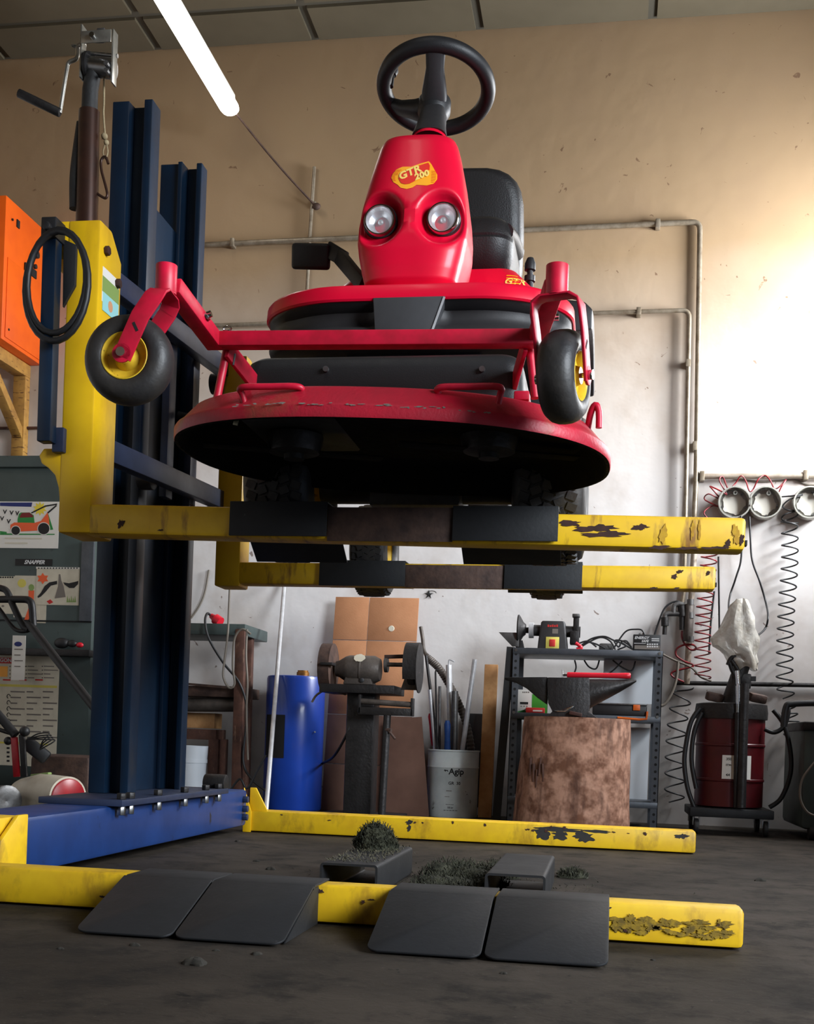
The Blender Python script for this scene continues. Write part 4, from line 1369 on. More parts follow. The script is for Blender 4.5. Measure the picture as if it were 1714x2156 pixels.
c = PZ(782, 1772, .1)
cl = mound(-.755, 3.96, .10, .066, .06, .085, 2)
cl.v = [p for p in cl.v]
b1 = blades(1500, pile(-.755, 3.96, .10, .078, .07, .095), .010, .026, 1.0)
b1.add(cl.v, cl.f)
tag(b1.build('grass_clump', 'grass', None, fixn=False), 'rounded clump of cut grass heaped on the left black tube', 'grass', kind='stuff')
b2 = MB()
for (x, y, rx, ry, h, s_) in ((-.50, 3.84, .10, .12, .035, 1), (-.42, 4.05, .09, .10, .05, 2), (-.53, 4.1, .08, .10, .05, 3), (-.36, 3.9, .06, .08, .03, 4), (-.50, 3.45, .10, .10, .012, 5), (-.47, 3.68, .1, .1, .03, 6), (-.36, 4.2, .07, .1, .05, 7), (-.50, 4.3, .06, .08, .03, 8), (-.10, 4.35, .05, .06, .02, 9)):
    q = mound(x, y, 0, rx, ry, h, s_)
    b2.add(q.v, q.f)
    q = blades(420, pile(x, y, 0, rx * 1.15, ry * 1.15, h * 1.35), .012, .038, .9)
    b2.add(q.v, q.f)
q = blades(700, lambda: V(rg.gauss(-.45, .22), rg.gauss(3.9, .35), .002), .006, .025, .3)
q2 = [p for p in q.v]
b2.add(q.v, q.f)
q = blades(200, lambda: V(rg.uniform(-.65, -.33), rg.uniform(3.2, 3.5), .002), .006, .03, .3)
b2.add(q.v, q.f)
tag(b2.build('grass_clippings', 'grass', None, fixn=False), 'loose dark green clippings strewn on the floor between the tubes', 'grass', kind='stuff')
b3 = blades(500, lambda: V(rg.uniform(-.82, -.66), rg.uniform(3.5, 4.1), .102), .006, .028, .35)
q = blades(80, lambda: V(rg.uniform(-.80, -.68), rg.uniform(3.45, 3.55), .01), .008, .03, .5)
b3.add(q.v, q.f)
tag(b3.build('grass_clippings', 'grass_dry', None, fixn=False), 'thin layer of dry clippings on top of the left black tube', 'grass', kind='stuff')
# small crumbs of soil on the floor
for k, (px, py, r_) in enumerate(((570, 1831, .018), (540, 1814, .013), (410, 2030, .026), (540, 2010, .012), (284, 1991, .012), (127, 1998, .008), (500, 1772, .012), (455, 2002, .008), (1060, 2050, .008), (1375, 2022, .006), (1600, 1855, .02))):
    q = PZ(px, py, 0)
    o = mound(q.x, q.y, 0, r_, r_ * .8, r_ * .55, k + 40).build('soil_crumb', 'soil', None)
    tag(o, ['dark crumb of soil on the floor left of the grass clippings', 'small flat soil crumb behind the left ramps', 'largest dark dirt crumb on the bare floor near the viewer', 'dirt speck beneath the gap between the left ramps', 'dirt speck below the leftmost ramp plate', 'tiny dirt speck near the left border of the floor', 'dirt speck beside the blue cross beam', 'tiny speck below the second ramp plate', 'tiny speck below the third ramp plate', 'tiny speck below the dirty yellow beam end', 'flat dirt crumb at the far right of the floor'][k], 'dirt', 'crumbs of dirt on the floor')


# ================================================================ WALL PIPES
def wp(x, y, d=.03): return P(x, y, WALLY - d)


def wall_pipe(name, label, pts, r, m, d=.03, clamps=(), cat='pipe', k=0):
    t = thing(name, label, cat, wp(*pts[-1], d))
    path = [wp(x, y, d) for x, y in pts]
    # round the corners
    out = [path[0]]
    for i in range(1, len(path) - 1):
        a, b_, c = path[i - 1], path[i], path[i + 1]
        da, dc = (a - b_).normalized() * .05, (c - b_).normalized() * .05
        for s_ in range(6):
            u = s_ / 5
            out.append((b_ + da) * (1 - u) ** 2 + b_ * 2 * u * (1 - u) + (b_ + dc) * u * u)
    out.append(path[-1])
    MB().tube(out, r, 12).build('pipe_run', m, t, ang=60)
    for x, y in clamps:
        q = wp(x, y, d)
        MB().obox(q + V(0, d / 2 - .004, 0), (.03, d + r * 2, r * 3.4), (0, 0, 0)).build('pipe_clamp', 'pipe_galv', t, bev=.004)
    return t


wall_pipe('wall_pipe', 'upper brown conduit crossing the wall behind the mower seat, bending down at right', [(420, 516), (1474, 467), (1466, 995), (1462, 1090)], .017, 'pipe_galv', .03, [(490, 512), (1385, 472), (1463, 940)])
wall_pipe('wall_pipe', 'lower grey conduit crossing the wall behind the red footboard, bending down at right', [(400, 687), (1452, 653), (1440, 1250), (1432, 1290)], .014, 'pipe_galv', .05, [(1345, 656), (1449, 765)])
wall_pipe('wall_pipe', 'thin upright conduit on the wall left of the mower pedal', [(662, 352), (652, 505), (642, 700)], .012, 'pipe_galv', .02, [(661, 432)])
wall_pipe('wall_pipe', 'white horizontal wall rail above the round hose holders', [(1475, 1003), (1900, 1001)], .018, 'conduit', .03, [(1478, 1003), (1696, 1001)])
wall_pipe('wall_pipe', 'white upright pipe running down beside the red coil hose', [(1466, 1090), (1452, 1320), (1446, 1440)], .02, 'conduit', .035)
wall_pipe('wall_pipe', 'dark rail along the wall behind the red drum', [(1425, 1438), (1900, 1446)], .014, 'iron', .03)
wall_pipe('wall_pipe', 'thin brown rail on the wall below the orange cabinet', [(-200, 903), (86, 901)], .010, 'wood_dark', .02)
# rope from the lamp to the conduit
q0, q1 = V(-2.50, 7.27, 4.47), wp(667, 436, .04)
tag(MB().tube([q0 + (q1 - q0) * t - V(0, 0, .02 * math.sin(PI * t)) for t in [i / 10 for i in range(11)]], .007, 6).sphere(q1 - V(0, .01, .0), .03, 8, 6, (1, .6, .8)).build('rope', 'iron_rusty', None, ang=80), 'thin dark cord running from the glowing lamp to the upright conduit', 'cord')
# star shaped black mark on the wall
sp_ = []
for k in range(10):
    a = PI / 2 + k * PI / 5
    r_ = .030 if k % 2 == 0 else .010
    sp_.append((math.cos(a) * r_, math.sin(a) * r_))
q = wp(903, 1252, .0)
tag(MB().prism(sp_, (q.x, WALLY - .001, q.z), (1, 0, 0), (0, 0, 1), (0, -.004, 0)).tube([V(q.x + .03 * math.cos(t * .5) + .02, WALLY - .006, q.z + .015 * math.sin(t * .5) + .01) for t in range(10)], .002, 5).build('star_mark', 'ink', None), 'small black star-shaped mark on the wall above the cardboard', 'mark')

# ================================================================ ORANGE CABINET ON BRACKET
X0 = -3.95
oc = thing('orange_cabinet', 'orange sheet metal cabinet mounted high on the wall', 'cabinet', (X0 - .4, 7.4, 2.97))
MB().box((X0 - .85, 7.14, 2.975), (X0, 7.699, 3.905)).build('cabinet_body', 'orange_paint', oc, bev=.006)
dr = MB().box((X0, 7.18, 3.0), (X0 + .006, 7.66, 3.52)).build('door', 'orange_paint', oc, bev=.002)
MB().box((X0 + .004, 7.40, 3.52), (X0 + .014, 7.56, 3.575)).build('handle', 'slot_dark', oc, bev=.003)
MB().box((X0 + .001, 7.28, 3.76), (X0 + .008, 7.315, 3.81)).build('vent', 'slot_dark', oc)
MB().cyl((X0, 7.54, 3.68), (X0 + .03, 7.54, 3.68), .025, n=14).build('knob', 'black_plastic', oc, bev=.004)
MB().cyl((X0, 7.54, 3.60), (X0 + .02, 7.54, 3.60), .016, n=14).build('knob', 'black_plastic', oc, bev=.004)
for y, z in ((7.22, 3.78), (7.22, 3.06)):
    MB().cyl((X0 + .004, y, z), (X0 + .01, y, z), .008, n=10).build('rivet', 'iron', oc)
br_ = thing('wall_bracket', 'yellowish wooden bracket carrying the orange cabinet', 'bracket', (X0 - .15, 7.4, 2.55))
MB().box((X0 - .17, 7.14, 2.885), (X0 - .08, 7.70, 2.972)).build('arm', 'wood_bracket', br_, bev=.004)
MB().bar((X0 - .125, 7.18, 2.87), (X0 - .125, 7.67, 2.46), .07, .06).build('diagonal_strut', 'wood_bracket', br_, bev=.004)
MB().box((X0 - .17, 7.63, 2.3), (X0 - .08, 7.699, 2.885)).build('wall_plate', 'wood_bracket', br_, bev=.004)

# ================================================================ GREY CABINET WITH PAPERS (left)
GY = 7.42


def pbox(x0, y0, x1, y1, Y, d):
    xm, ym = (x0 + x1) / 2, (y0 + y1) / 2
    a, b_ = P(x0, ym, Y).x, P(x1, ym, Y).x
    zb, zt = P(xm, y1, Y).z, P(xm, y0, Y).z
    return (a, Y, zb), (b_, Y + d, zt)


def PB(x0, y0, x1, y1, Y, d): return MB().box(*pbox(x0, y0, x1, y1, Y, d))


gc = thing('grey_cabinet', 'tall dark grey metal cabinet plastered with papers, left behind the lift', 'cabinet', (-4.3, 7.5, 0))
lo, hi = pbox(-150, 985, 192, 1700, GY, .27)
MB().box((LWX + .02, GY, 0), (hi[0], WALLY - .005, hi[2])).build('cabinet_body', 'cabinet_grey', gc, bev=.006)
MB().box((LWX + .02, GY - .03, hi[2]), (hi[0] - .06, WALLY - .005, hi[2] + .075)).build('top_rail', 'cabinet_grey', gc, bev=.004)
lo2, hi2 = pbox(169, 1140, 195, 1308, GY - .02, .02)
MB().box(lo2, hi2).build('door_edge', 'shelf_steel', gc, bev=.004)
MB().box((LWX + .02, GY - .006, lo[2] + 1.25), (hi[0], GY, lo[2] + 1.26)).build('door_seam', 'slot_dark', gc)
MB().box(*pbox(-150, 1364, 188, 1378, GY - .10, .1)).build('ledge', 'iron', gc, bev=.004)


def sheet_of(name, label, x0, y0, x1, y1, cat, m='paper', off=.004, group=None):
    t = thing(name, label, cat, P((x0 + x1) / 2, y1, GY - off), group)
    MB().box(*pbox(x0, y0, x1, y1, GY - off, .0015)).build('sheet', m, t)
    return t


def mark(t, x0, y0, x1, y1, m, off=.005, name='print'):
    return MB().box(*pbox(x0, y0, x1, y1, GY - off, .0008)).build(name, m, t)


def pmark(t, pts, m, off=.005, name='print'):
    q = [P(x, y, GY - off) for x, y in pts]
    return MB().add(q + [p + V(0, .0008, 0) for p in q], [tuple(range(len(q))), tuple(range(len(q), 2 * len(q)))[::-1]] + [(i, (i + 1) % len(q), len(q) + (i + 1) % len(q), len(q) + i) for i in range(len(q))]).build(name, m, t)


def circ(cx, cy, rx, ry, n=20): return [(cx + math.cos(2 * PI * i / n) * rx, cy + math.sin(2 * PI * i / n) * ry) for i in range(n)]


t = sheet_of('child_drawing', 'child drawing of an orange mower under a yellow sun', -40, 1056, 124, 1154, 'drawing', 'paper_white')
pmark(t, [(0, 1058), (68, 1058), (66, 1067), (20, 1066), (0, 1065)], 'ink_blue')
pmark(t, [(84 + math.cos(k * PI / 10) * (15 if k % 2 else 9), 1071 + math.sin(k * PI / 10) * (15 if k % 2 else 9)) for k in range(20)], 'ink_yellow', .0055)
pmark(t, [(40, 1082), (44, 1079), (62, 1079), (71, 1085), (73, 1102), (37, 1102), (37, 1093)], 'ink_green')
pmark(t, [(42, 1086), (46, 1080), (62, 1079), (69, 1085), (70, 1089), (42, 1090)], 'ink_darkred', .0055)
pmark(t, [(22, 1105), (30, 1100), (72, 1101), (86, 1097), (100, 1079), (103, 1092), (104, 1112), (80, 1117), (45, 1119), (22, 1115)], 'ink_orange', .006)
pmark(t, [(101, 1080), (112, 1115), (104, 1116), (98, 1095)], 'ink_green', .0052)
for cx, cy, r_ in ((33, 1117, 9), (92, 1113, 12)):
    pmark(t, circ(cx, cy, r_ + 1.5, r_ + 1.5), 'paper_white', .0063)
    pmark(t, circ(cx, cy, r_, r_), 'ink', .0068)
for pts in (((65, 1079), (95, 1064), (120, 1060), (120, 1063), (96, 1067), (67, 1081)), ((99, 1079), (118, 1063), (120, 1065), (102, 1081)), ((0, 1123), (115, 1124), (115, 1126), (0, 1126)), ((0, 1118), (14, 1120), (14, 1125), (0, 1125))):
    pmark(t, pts, 'ink' if pts[0][1] < 1100 else 'ink_green', .0058)
for k, (x, y) in enumerate(((10, 1078), (24, 1080), (36, 1081), (4, 1092), (18, 1098))):
    pmark(t, [(x - 4, y - 5), (x - 2, y - 5), (x, y), (x + 3, y - 5), (x + 5, y - 5), (x, y + 5)], 'ink', .0052)
for k in range(2): mark(t, 10, 1132 + k * 10, 88 - k * 30, 1135 + k * 10, 'paper', .0052)

t = sheet_of('nameplate', 'black nameplate sticker with silver lettering on the grey cabinet', 32, 1177, 110, 1191, 'sticker', 'ink')
textmesh('SNAPPER', .036, .0003, .35, .0012, spacing=1.0).move(FRONT(P(72, 1184, GY - .0052))).build('lettering', 'ink_white', t)
t = sheet_of('bird_drawing', 'drawing of a bird with outspread black wings in a clear sleeve', 76, 1196, 167, 1274, 'drawing')
mark(t, 76, 1194, 168, 1198, 'paper_white')
for k in range(14): mark(t, 80 + k * 6.2, 1195, 83 + k * 6.2, 1197.4, 'ink', .006)
pmark(t, [(124, 1209), (127, 1209), (129, 1222), (134, 1235), (138, 1257), (115, 1260), (122, 1235)], 'ink_grey')
pmark(t, [(79, 1256), (86, 1248), (94, 1234), (104, 1226), (120, 1223), (120, 1230), (107, 1233), (96, 1246), (86, 1256), (80, 1259)], 'ink', .0055)
pmark(t, [(133, 1226), (145, 1228), (158, 1225), (165, 1223), (164, 1230), (156, 1238), (146, 1238), (136, 1231)], 'ink', .0055)
pmark(t, [(90 + math.cos(k * PI / 6) * (13 if k % 2 else 8), 1218 + math.sin(k * PI / 6) * (12 if k % 2 else 7)) for k in range(12)], 'ink_orange')
for k in range(5): pmark(t, [(140 + k * 4, 1268), (142 + k * 4, 1254 + (k % 2) * 4), (144 + k * 4, 1268)], 'sticker_green')
pmark(t, [(98, 1266), (106, 1262), (112, 1268), (104, 1272)], 'ink_red')
t = sheet_of('leaf_drawing', 'paper with a yellow sun and a red figure, partly behind the bird drawing', 30, 1212, 84, 1300, 'drawing', 'paper', .0025)
pmark(t, circ(46, 1228, 9, 9), 'paper_yellow', .003)
pmark(t, [(60, 1243), (72, 1243), (70, 1285), (58, 1308), (50, 1308), (60, 1280)], 'ink_orange', .003)
pmark(t, circ(66, 1237, 6, 7), 'sticker_green', .0032)
t = sheet_of('loose_note', 'short torn cream paper hanging below the bird drawing', 66, 1272, 97, 1312, 'note', 'paper', .002)
t = sheet_of('faded_drawing', 'faded drawing with punched edge at the left border of the cabinet', -30, 1213, 31, 1292, 'drawing', 'paper', .002)
for k in range(6): mark(t, 0 + k * 5, 1214, 3 + k * 5, 1217, 'ink', .003)
for k in range(4): pmark(t, circ(6 + 7 * (k % 3), 1240 + 12 * k, 3, 2), 'ink_grey', .003)
t = sheet_of('price_list', 'large yellowed wall chart with red heading hanging on the cabinet', -60, 1380, 122, 1612, 'poster', 'paper', .004)
mark(t, -60, 1384, 26, 1396, 'ink_red')
textmesh('OREGON', .036, .0003, 0, .001).move(FRONT(P(2, 1390, GY - .0062))).build('lettering', 'ink_white', t)
mark(t, -60, 1402, 16, 1424, 'decal_orange')
mark(t, -60, 1441, 120, 1446, 'paper_yellow')
mark(t, -60, 1562, 100, 1566, 'paper_yellow')
for col_ in (20, 54, 88):
    for k in range(4):
        mark(t, col_, 1402 + 8 * k, col_ + 2, 1404 + 8 * k, 'ink')
        mark(t, col_ + 4, 1402 + 8 * k, col_ + 18 + 8 * ((k * 7 + col_) % 3), 1404 + 8 * k, 'ink_grey')
    for k in range(9):
        mark(t, col_ + 2, 1455 + 12 * k, col_ + 16 + 8 * ((k * 5 + col_) % 3), 1458 + 12 * k, 'ink_grey')
    mark(t, col_ - 14, 1430, col_ + 2, 1433, 'ink_red')
for k in range(5):
    q = P(18, 1466 + 13 * k, GY - .006)
    MB().tube([q + V(math.cos(a * PI / 5) * .012, 0, math.sin(a * PI / 5) * .014) for a in range(8)], .002, 5).build('print', 'ink', t)
for k in range(4): mark(t, 14, 1573 + 9 * k, 20, 1577 + 9 * k, 'ink')
t = thing('paper_strip', 'narrow white paper strip with an oval logo pinned over the wall chart', 'note', P(38, 1430, GY - .1022))
MB().box(*pbox(25, 1338, 53, 1432, GY - .1022, .0012)).build('sheet', 'paper_white', t)
q = [(38 + math.cos(2 * PI * i / 18) * 8, 1356 + math.sin(2 * PI * i / 18) * 5) for i in range(18)]
pmark(t, q, 'ink_blue', .1035)
for k in range(4): mark(t, 30, 1366 + k * 12, 48 - 5 * (k % 2), 1368 + k * 12, 'ink_grey', .1035)
for k, (x, y, s_) in enumerate(((130, 1354, .045), (152, 1355, .03), (168, 1358, .022))):
    o = MB().sphere(P(x, y, GY - .06), s_, 12, 8, (1.2, .7, .8)).build('tool_part', 'black_plastic' if k < 2 else 'red_plastic', None)
    tag(o, ['larger black lump-shaped part on the cabinet ledge', 'smaller black part on the cabinet ledge', 'small red part at the end of the cabinet ledge'][k], 'part', 'parts on the cabinet ledge')

# ================================================================ WALK-BEHIND MOWER at the left
WY = 6.3
wm = thing('walk_behind_mower', 'white and red walk-behind mower with black handlebars, left of the mast', 'mower', P(120, 1720, WY))


def wq(x, y, dy=0.0): return P(x, y, WY + dy)


bar_r = .019
MB().tube(smooth_path([wq(-30, 1232), wq(0, 1238), wq(15, 1246), wq(27, 1274), wq(48, 1316), wq(60, 1326)], 5), bar_r, 10).build('handlebar', 'black_plastic', wm, ang=80)
MB().tube(smooth_path([wq(-40, 1262), wq(0, 1262), wq(45, 1262), wq(60, 1264), wq(67, 1275), wq(70, 1318)], 5), bar_r * 1.1, 10).build('handlebar', 'black_plastic', wm, ang=80)
MB().tube(smooth_path([wq(-20, 1262), wq(0, 1284), wq(31, 1324), wq(58, 1328), wq(70, 1318)], 5), .012, 10).build('handlebar', 'black_plastic', wm, ang=80)
MB().cyl(wq(60, 1312), wq(200, 1492, -.2), .024, n=12).build('handle_tube', 'black_plastic', wm)
MB().cyl(wq(-40, 1462), wq(33, 1548), .026, n=12).build('handle_tube', 'black_plastic', wm)
MB().tube(smooth_path([wq(-30, 1526), wq(10, 1540), wq(32, 1546)], 4), .012, 8).build('cross_tube', 'black_plastic', wm, ang=80)
MB().sphere(wq(52, 1540), .03, 12, 8).build('grip_knob', 'black_plastic', wm)
MB().sphere(wq(17, 1560), .024, 12, 8).build('grip_knob', 'black_plastic', wm)
MB().bar(wq(30, 1552), wq(36, 1636), .04, .02, upv=(0, 1, 0)).build('red_lever', 'red_cap', wm, bev=.005)
MB().bar(wq(46, 1546), wq(52, 1636), .035, .02, upv=(0, 1, 0)).build('dark_lever', 'iron', wm, bev=.005)
MB().bar(wq(52, 1560, .1), wq(100, 1598, .15), .07, .08).build('engine_block', 'black_plastic', wm, bev=.015)
MB().box(*pbox(60, 1590, 185, 1700, WY + .22, .35)).build('engine_block', 'iron_rusty', wm, bev=.03)
for k in range(4):
    MB().tube(smooth_path([wq(60, 1556), wq(80 + 5 * k, 1545 + 4 * k), wq(104 + 4 * k, 1544 + 5 * k, -.03), wq(90, 1560 + 5 * k, -.05), wq(84, 1578)], 5), .004, 5).build('control_wire', 'hose_black', wm, ang=80)
# hood: half-round white shell with red end cap
ca = wq(143, 1678, -.05)
hd_ax = V(.86, -.5, -.03).normalized()
R_ = .118
hood = MB()
rings = []
for t, rr_ in ((-.46, .085), (-.42, .1), (-.25, R_), (0, R_ * 1.02)):
    ring = []
    for i in range(33):
        a = -PI * .12 + PI * 1.24 * i / 32
        side = hd_ax.cross(V(0, 0, 1)).normalized()
        ring.append(ca + hd_ax * t + side * math.cos(a) * rr_ + V(0, 0, 1) * (math.sin(a) * rr_ * .95 - .035 * (0 if t > -.3 else .6)))
    ring += [ca + hd_ax * t + side * math.cos(a0) * rr_ - V(0, 0, .12) for a0 in (PI * 1.12, -PI * .12)]
    rings.append(ring)
hood.loft(rings, True, True).build('hood', 'white_hood', wm, ang=50)
MB().lathe([(0, .012), (R_ * .86, .01), (R_ * .93, .004), (R_ * .93, -.01)], ca - V(0, 0, .006), hd_ax, 36).build('hood_cap', 'red_cap', wm)
side = V(0, 0, 1).cross(hd_ax).normalized()
textmesh('OS', .06, .0005, 0, .001).move(frame(ca + hd_ax * .0135 - side * .02 - V(0, 0, .012), side, V(0, 0, 1))).build('lettering', 'ink_white', wm)
MB().lathe([(0, -.06), (.06, -.06), (.085, -.02), (.09, .05), (.07, .06), (.0, .045)], wq(6, 1686, -.12), V(.8, -.6, 0), 20).build('headlamp', 'steel_dull', wm)
o = MB().obox(ca - hd_ax * .27 + V(0, 0, .106), (.16, .03, .012), (0, -.12, -.45)).build('leaf_print', 'sticker_green', wm, bev=.005)
MB().cyl(wq(60, 1730, 0), wq(90, 1738, .3), .1, n=24).build('wheel', 'black_rubber', wm, bev=.01)

# ================================================================ RUSTY RACK behind the mast
RYk = 7.15
rk = thing('rusty_rack', 'rusty brown steel rack behind the mast with cables hanging over it', 'rack', P(470, 1690, RYk))
top = pbox(330, 1312, 516, 1336, RYk - .02, .5)
MB().box(*top).build('rack_top', 'cabinet_grey', rk, bev=.005)
for (xa, ya, xb, yb_, dy) in ((508, 1325, 516, 1690, .0), (524, 1330, 531, 1690, .22), (325, 1330, 330, 1690, 0)):
    a, b_ = P(xa, ya, RYk + dy), P(xb, yb_, RYk + dy)
    b_.x = a.x + .01
    MB().bar(a, V(b_.x, b_.y, 0), .062, .05, upv=(0, 1, 0)).build('rack_post', 'wood_dark', rk, bev=.005)
MB().box(*pbox(330, 1444, 508, 1466, RYk + .03, .40)).build('rack_shelf', 'iron_rusty', rk, bev=.004)
MB().cyl(P(330, 1484, RYk + .1), P(512, 1484, RYk + .1), .045, n=20).build('grey_pipe', 'iron_grey', rk)
MB().bar(P(395, 1440, RYk), P(490, 1448, RYk - .01), .012, .014).build('rack_rail', 'iron_rusty', rk)
fr_ = thing('wooden_crate', 'dark open wooden crate standing under the rusty rack', 'crate', P(425, 1690, 7.3))
MB().box(*pbox(330, 1534, 455, 1556, 7.3, .2)).build('top_rail', 'wood_dark', fr_, bev=.004)
MB().box(*pbox(436, 1556, 458, 1712, 7.3, .2)).build('side_rail', 'wood_dark', fr_, bev=.004)
MB().box(*pbox(330, 1500, 452, 1532, 7.34, .15)).build('board', 'wood_board', fr_, bev=.003)
wbk = thing('white_bucket', 'white plastic bucket half hidden behind the mast', 'bucket', P(405, 1700, 7.2))
a, b_ = P(408, 1570, 7.25), P(408, 1700, 7.25)
MB().lathe([(0, 0), (.075, 0), (.085, a.z * .72), (.09, a.z * .72), (.09, a.z * .78), (.088, a.z * .78), (.093, a.z), (.088, a.z), (.07, .02), (0, .02)], (a.x, 7.25, 0), n=28).build('pail', 'white_plastic', wbk)
# plug and cables on the rack
pg = thing('power_plug', 'red industrial plug with dark cable lying on the rusty rack', 'plug', P(455, 1318, RYk))
a, b_ = P(444, 1296, RYk + .05), P(466, 1312, RYk + .03)
MB().lathe([(0, 0), (.016, .002), (.022, .03), (.034, .04), (.034, .085), (0, .085)], a, (b_ - a), 18).build('plug_body', 'red_plastic', pg)
MB().tube(smooth_path([a, P(436, 1292, RYk), P(432, 1310, RYk - .04), P(440, 1345, RYk - .06), P(470, 1395, RYk - .05), P(505, 1440, RYk - .04), P(520, 1500, RYk - .03), P(512, 1600, RYk - .03), P(530, 1640, RYk - .05), P(560, 1665, RYk - .1)], 6), .008, 7).build('cable', 'hose_black', pg, ang=80)
cbs = [([(484, 1232), (482, 1280), (479, 1340), (472, 1395), (470, 1425), (482, 1448), (494, 1440), (490, 1400), (494, 1345), (510, 1325), (528, 1335)], 'grey cable looping down from the far fork over the rusty rack', 'cable_grey'),
       ([(440, 1200), (432, 1245), (420, 1275), (402, 1302)], 'brown cable hanging between the mast and the far column', 'cable_grey'),
       ([(520, 1325), (518, 1380), (521, 1440), (519, 1500), (522, 1600)], 'thin pale cable running down the front of the rusty post', 'cable_grey'),
       ([(560, 1590), (540, 1625), (520, 1660), (505, 1640), (482, 1668)], 'black cable lying at the foot of the rusty rack', 'hose_black')]
for pts, lab, m in cbs:
    tag(MB().tube(smooth_path([P(x, y, WALLY - .012 if 'mast and' in lab else 7.02) for x, y in pts], 6), .007, 7).build('cable', m, None, ang=80), lab, 'cable', 'cables at the rusty rack')
# long aluminium pole
pole = thing('metal_pole', 'long thin silver pole leaning between the rack and the blue tank', 'pole', P(560, 1690, 6.45))
a = P(600, 1215, 7.67)
b_ = PZ(556, 1712, .0)
b_ = V(P(560, 1690, 6.45).x, 6.45, 0.0)
MB().cyl(b_, a, .0135, n=14).build('tube', 'alu', pole)

# ================================================================ BLUE TANK
tk = thing('blue_tank', 'tall glossy blue cylindrical tank with a brass cap', 'tank', (-1.955, 7.35, 0))
tr_ = .186
MB().lathe([(0, 0), (tr_ - .01, 0), (tr_, .012), (tr_, .83), (tr_ - .006, .846), (tr_ - .02, .85), (0, .855)], (-1.955, 7.35, 0), n=56).build('tank_shell', 'barrel_blue', tk, ang=50)
MB().lathe([(0, 0), (.04, 0), (.04, .022), (.034, .026), (.034, .034), (0, .036)], (-1.90, 7.30, .852), n=18).build('cap', 'brass', tk)
MB().add([V(-1.955 + math.cos(-PI / 2 - .95 + k * .11) * (tr_ + .003), 7.35 + math.sin(-PI / 2 - .95 + k * .11) * (tr_ + .003), z) for k in range(9) for z in (.33, .60)], [(2 * k, 2 * k + 2, 2 * k + 3, 2 * k + 1) for k in range(8)]).build('control_panel', 'slot_dark', tk)
MB().cyl((-1.955 + .16, 7.24, .50), (-1.955 + .163, 7.235, .50), .006, n=8).build('rivet', 'steel', tk)

# ================================================================ CARDBOARD
a, b_ = P(707, 1254, 7.60), P(883, 1262, 7.60)
cdb = thing('cardboard_sheet', 'tall flattened cardboard box leaning on the wall behind the grinder', 'cardboard', ((a.x + b_.x) / 2, 7.5, 0))
zt = (a.z + b_.z) / 2
zs_ = [0, .30, .62, 1.105, zt]
for i in range(4):
    for j in range(2):
        xa = a.x + (b_.x - a.x) * (0, .41, 1)[j]
        xb = a.x + (b_.x - a.x) * (0, .41, 1)[j + 1]
        ya, yb_ = 7.40 + .2 * zs_[i] / zt, 7.40 + .2 * zs_[i + 1] / zt
        MB().bar(V((xa + xb) / 2, ya, zs_[i] + .004), V((xa + xb) / 2, yb_, zs_[i + 1] - .001), xb - xa - .003, .008, upv=(0, 1, 0)).build('panel', 'cardboard' if i > 1 else 'cardboard_dark', cdb, bev=.001)  # lower panels take the darker board colour as painted shade
q = P(825, 1324, 7.58)
MB().lathe([(0, -.004), (.018, -.004), (.02, 0), (0, .0)], (q.x, 7.565, q.z), (0, 1, 0), 14).build('torn_spot', 'paper', cdb)
o = MB().prism([(0, 0), (.28, 0), (.20, .62), (.0, .60)], (P(812, 1690, 7.32).x, 7.30, 0.0), (1, 0, 0), (0, .12, 1), (0, .01, 0)).build('cardboard_flap', 'cardboard_dark', None, bev=.001)
tag(o, 'dark slanted piece of cardboard standing behind the grinder pedestal', 'cardboard')

# ================================================================ PEDESTAL GRINDER
GYY = 6.95
gr = thing('pedestal_grinder', 'old dusty double-wheel grinder on a dark pedestal', 'grinder', P(760, 1705, GYY))


def gq(x, y, dy=0.0): return P(x, y, GYY + dy)


pc = gq(762, 1460)
MB().box((pc.x - .085, GYY - .03, .02), (pc.x + .085, GYY + .14, gq(760, 1455).z)).build('pedestal', 'iron', gr, bev=.012)
MB().box((pc.x - .22, GYY - .14, 0), (pc.x + .26, GYY + .25, .022)).build('foot_plate', 'iron', gr, bev=.004)
lo_, hi_ = pbox(672, 1441, 830, 1459, GYY - .12, .36)
MB().box(lo_, hi_).build('table_plate', 'iron', gr, bev=.004)
c0, c1 = gq(708, 1408), gq(815, 1408)
ax = V(1, 0, 0)
L_ = c1.x - c0.x
MB().lathe([(0, 0), (.045, 0), (.05, .02), (.075, .06), (.083, .085), (.083, .15), (.087, .152), (.087, .16), (.083, .162), (.083, .235), (.065, .27), (.03, .275), (0, .275)], c0, ax, 32).build('motor_housing', 'iron_grey', gr, ang=30)
MB().prism([(-.09, 0), (.09, 0), (.065, .08), (-.065, .08)], V(gq(757, 1446).x, GYY - .06, gq(757, 1442).z), (1, 0, 0), (0, 0, 1), (0, .12, 0)).build('motor_foot', 'iron_grey', gr, bev=.006)
MB().cyl(gq(762, 1432, -.07), gq(762, 1432, -.055), .014, n=12).build('switch', 'black_plastic', gr, bev=.002)
nq = gq(757, 1385, -.075)
MB().prism(blob(12, .036, .026, .2, 5), nq, (1, 0, 0), (0, .25, 1), (0, .004, 0)).build('maker_plate', 'paper', gr)
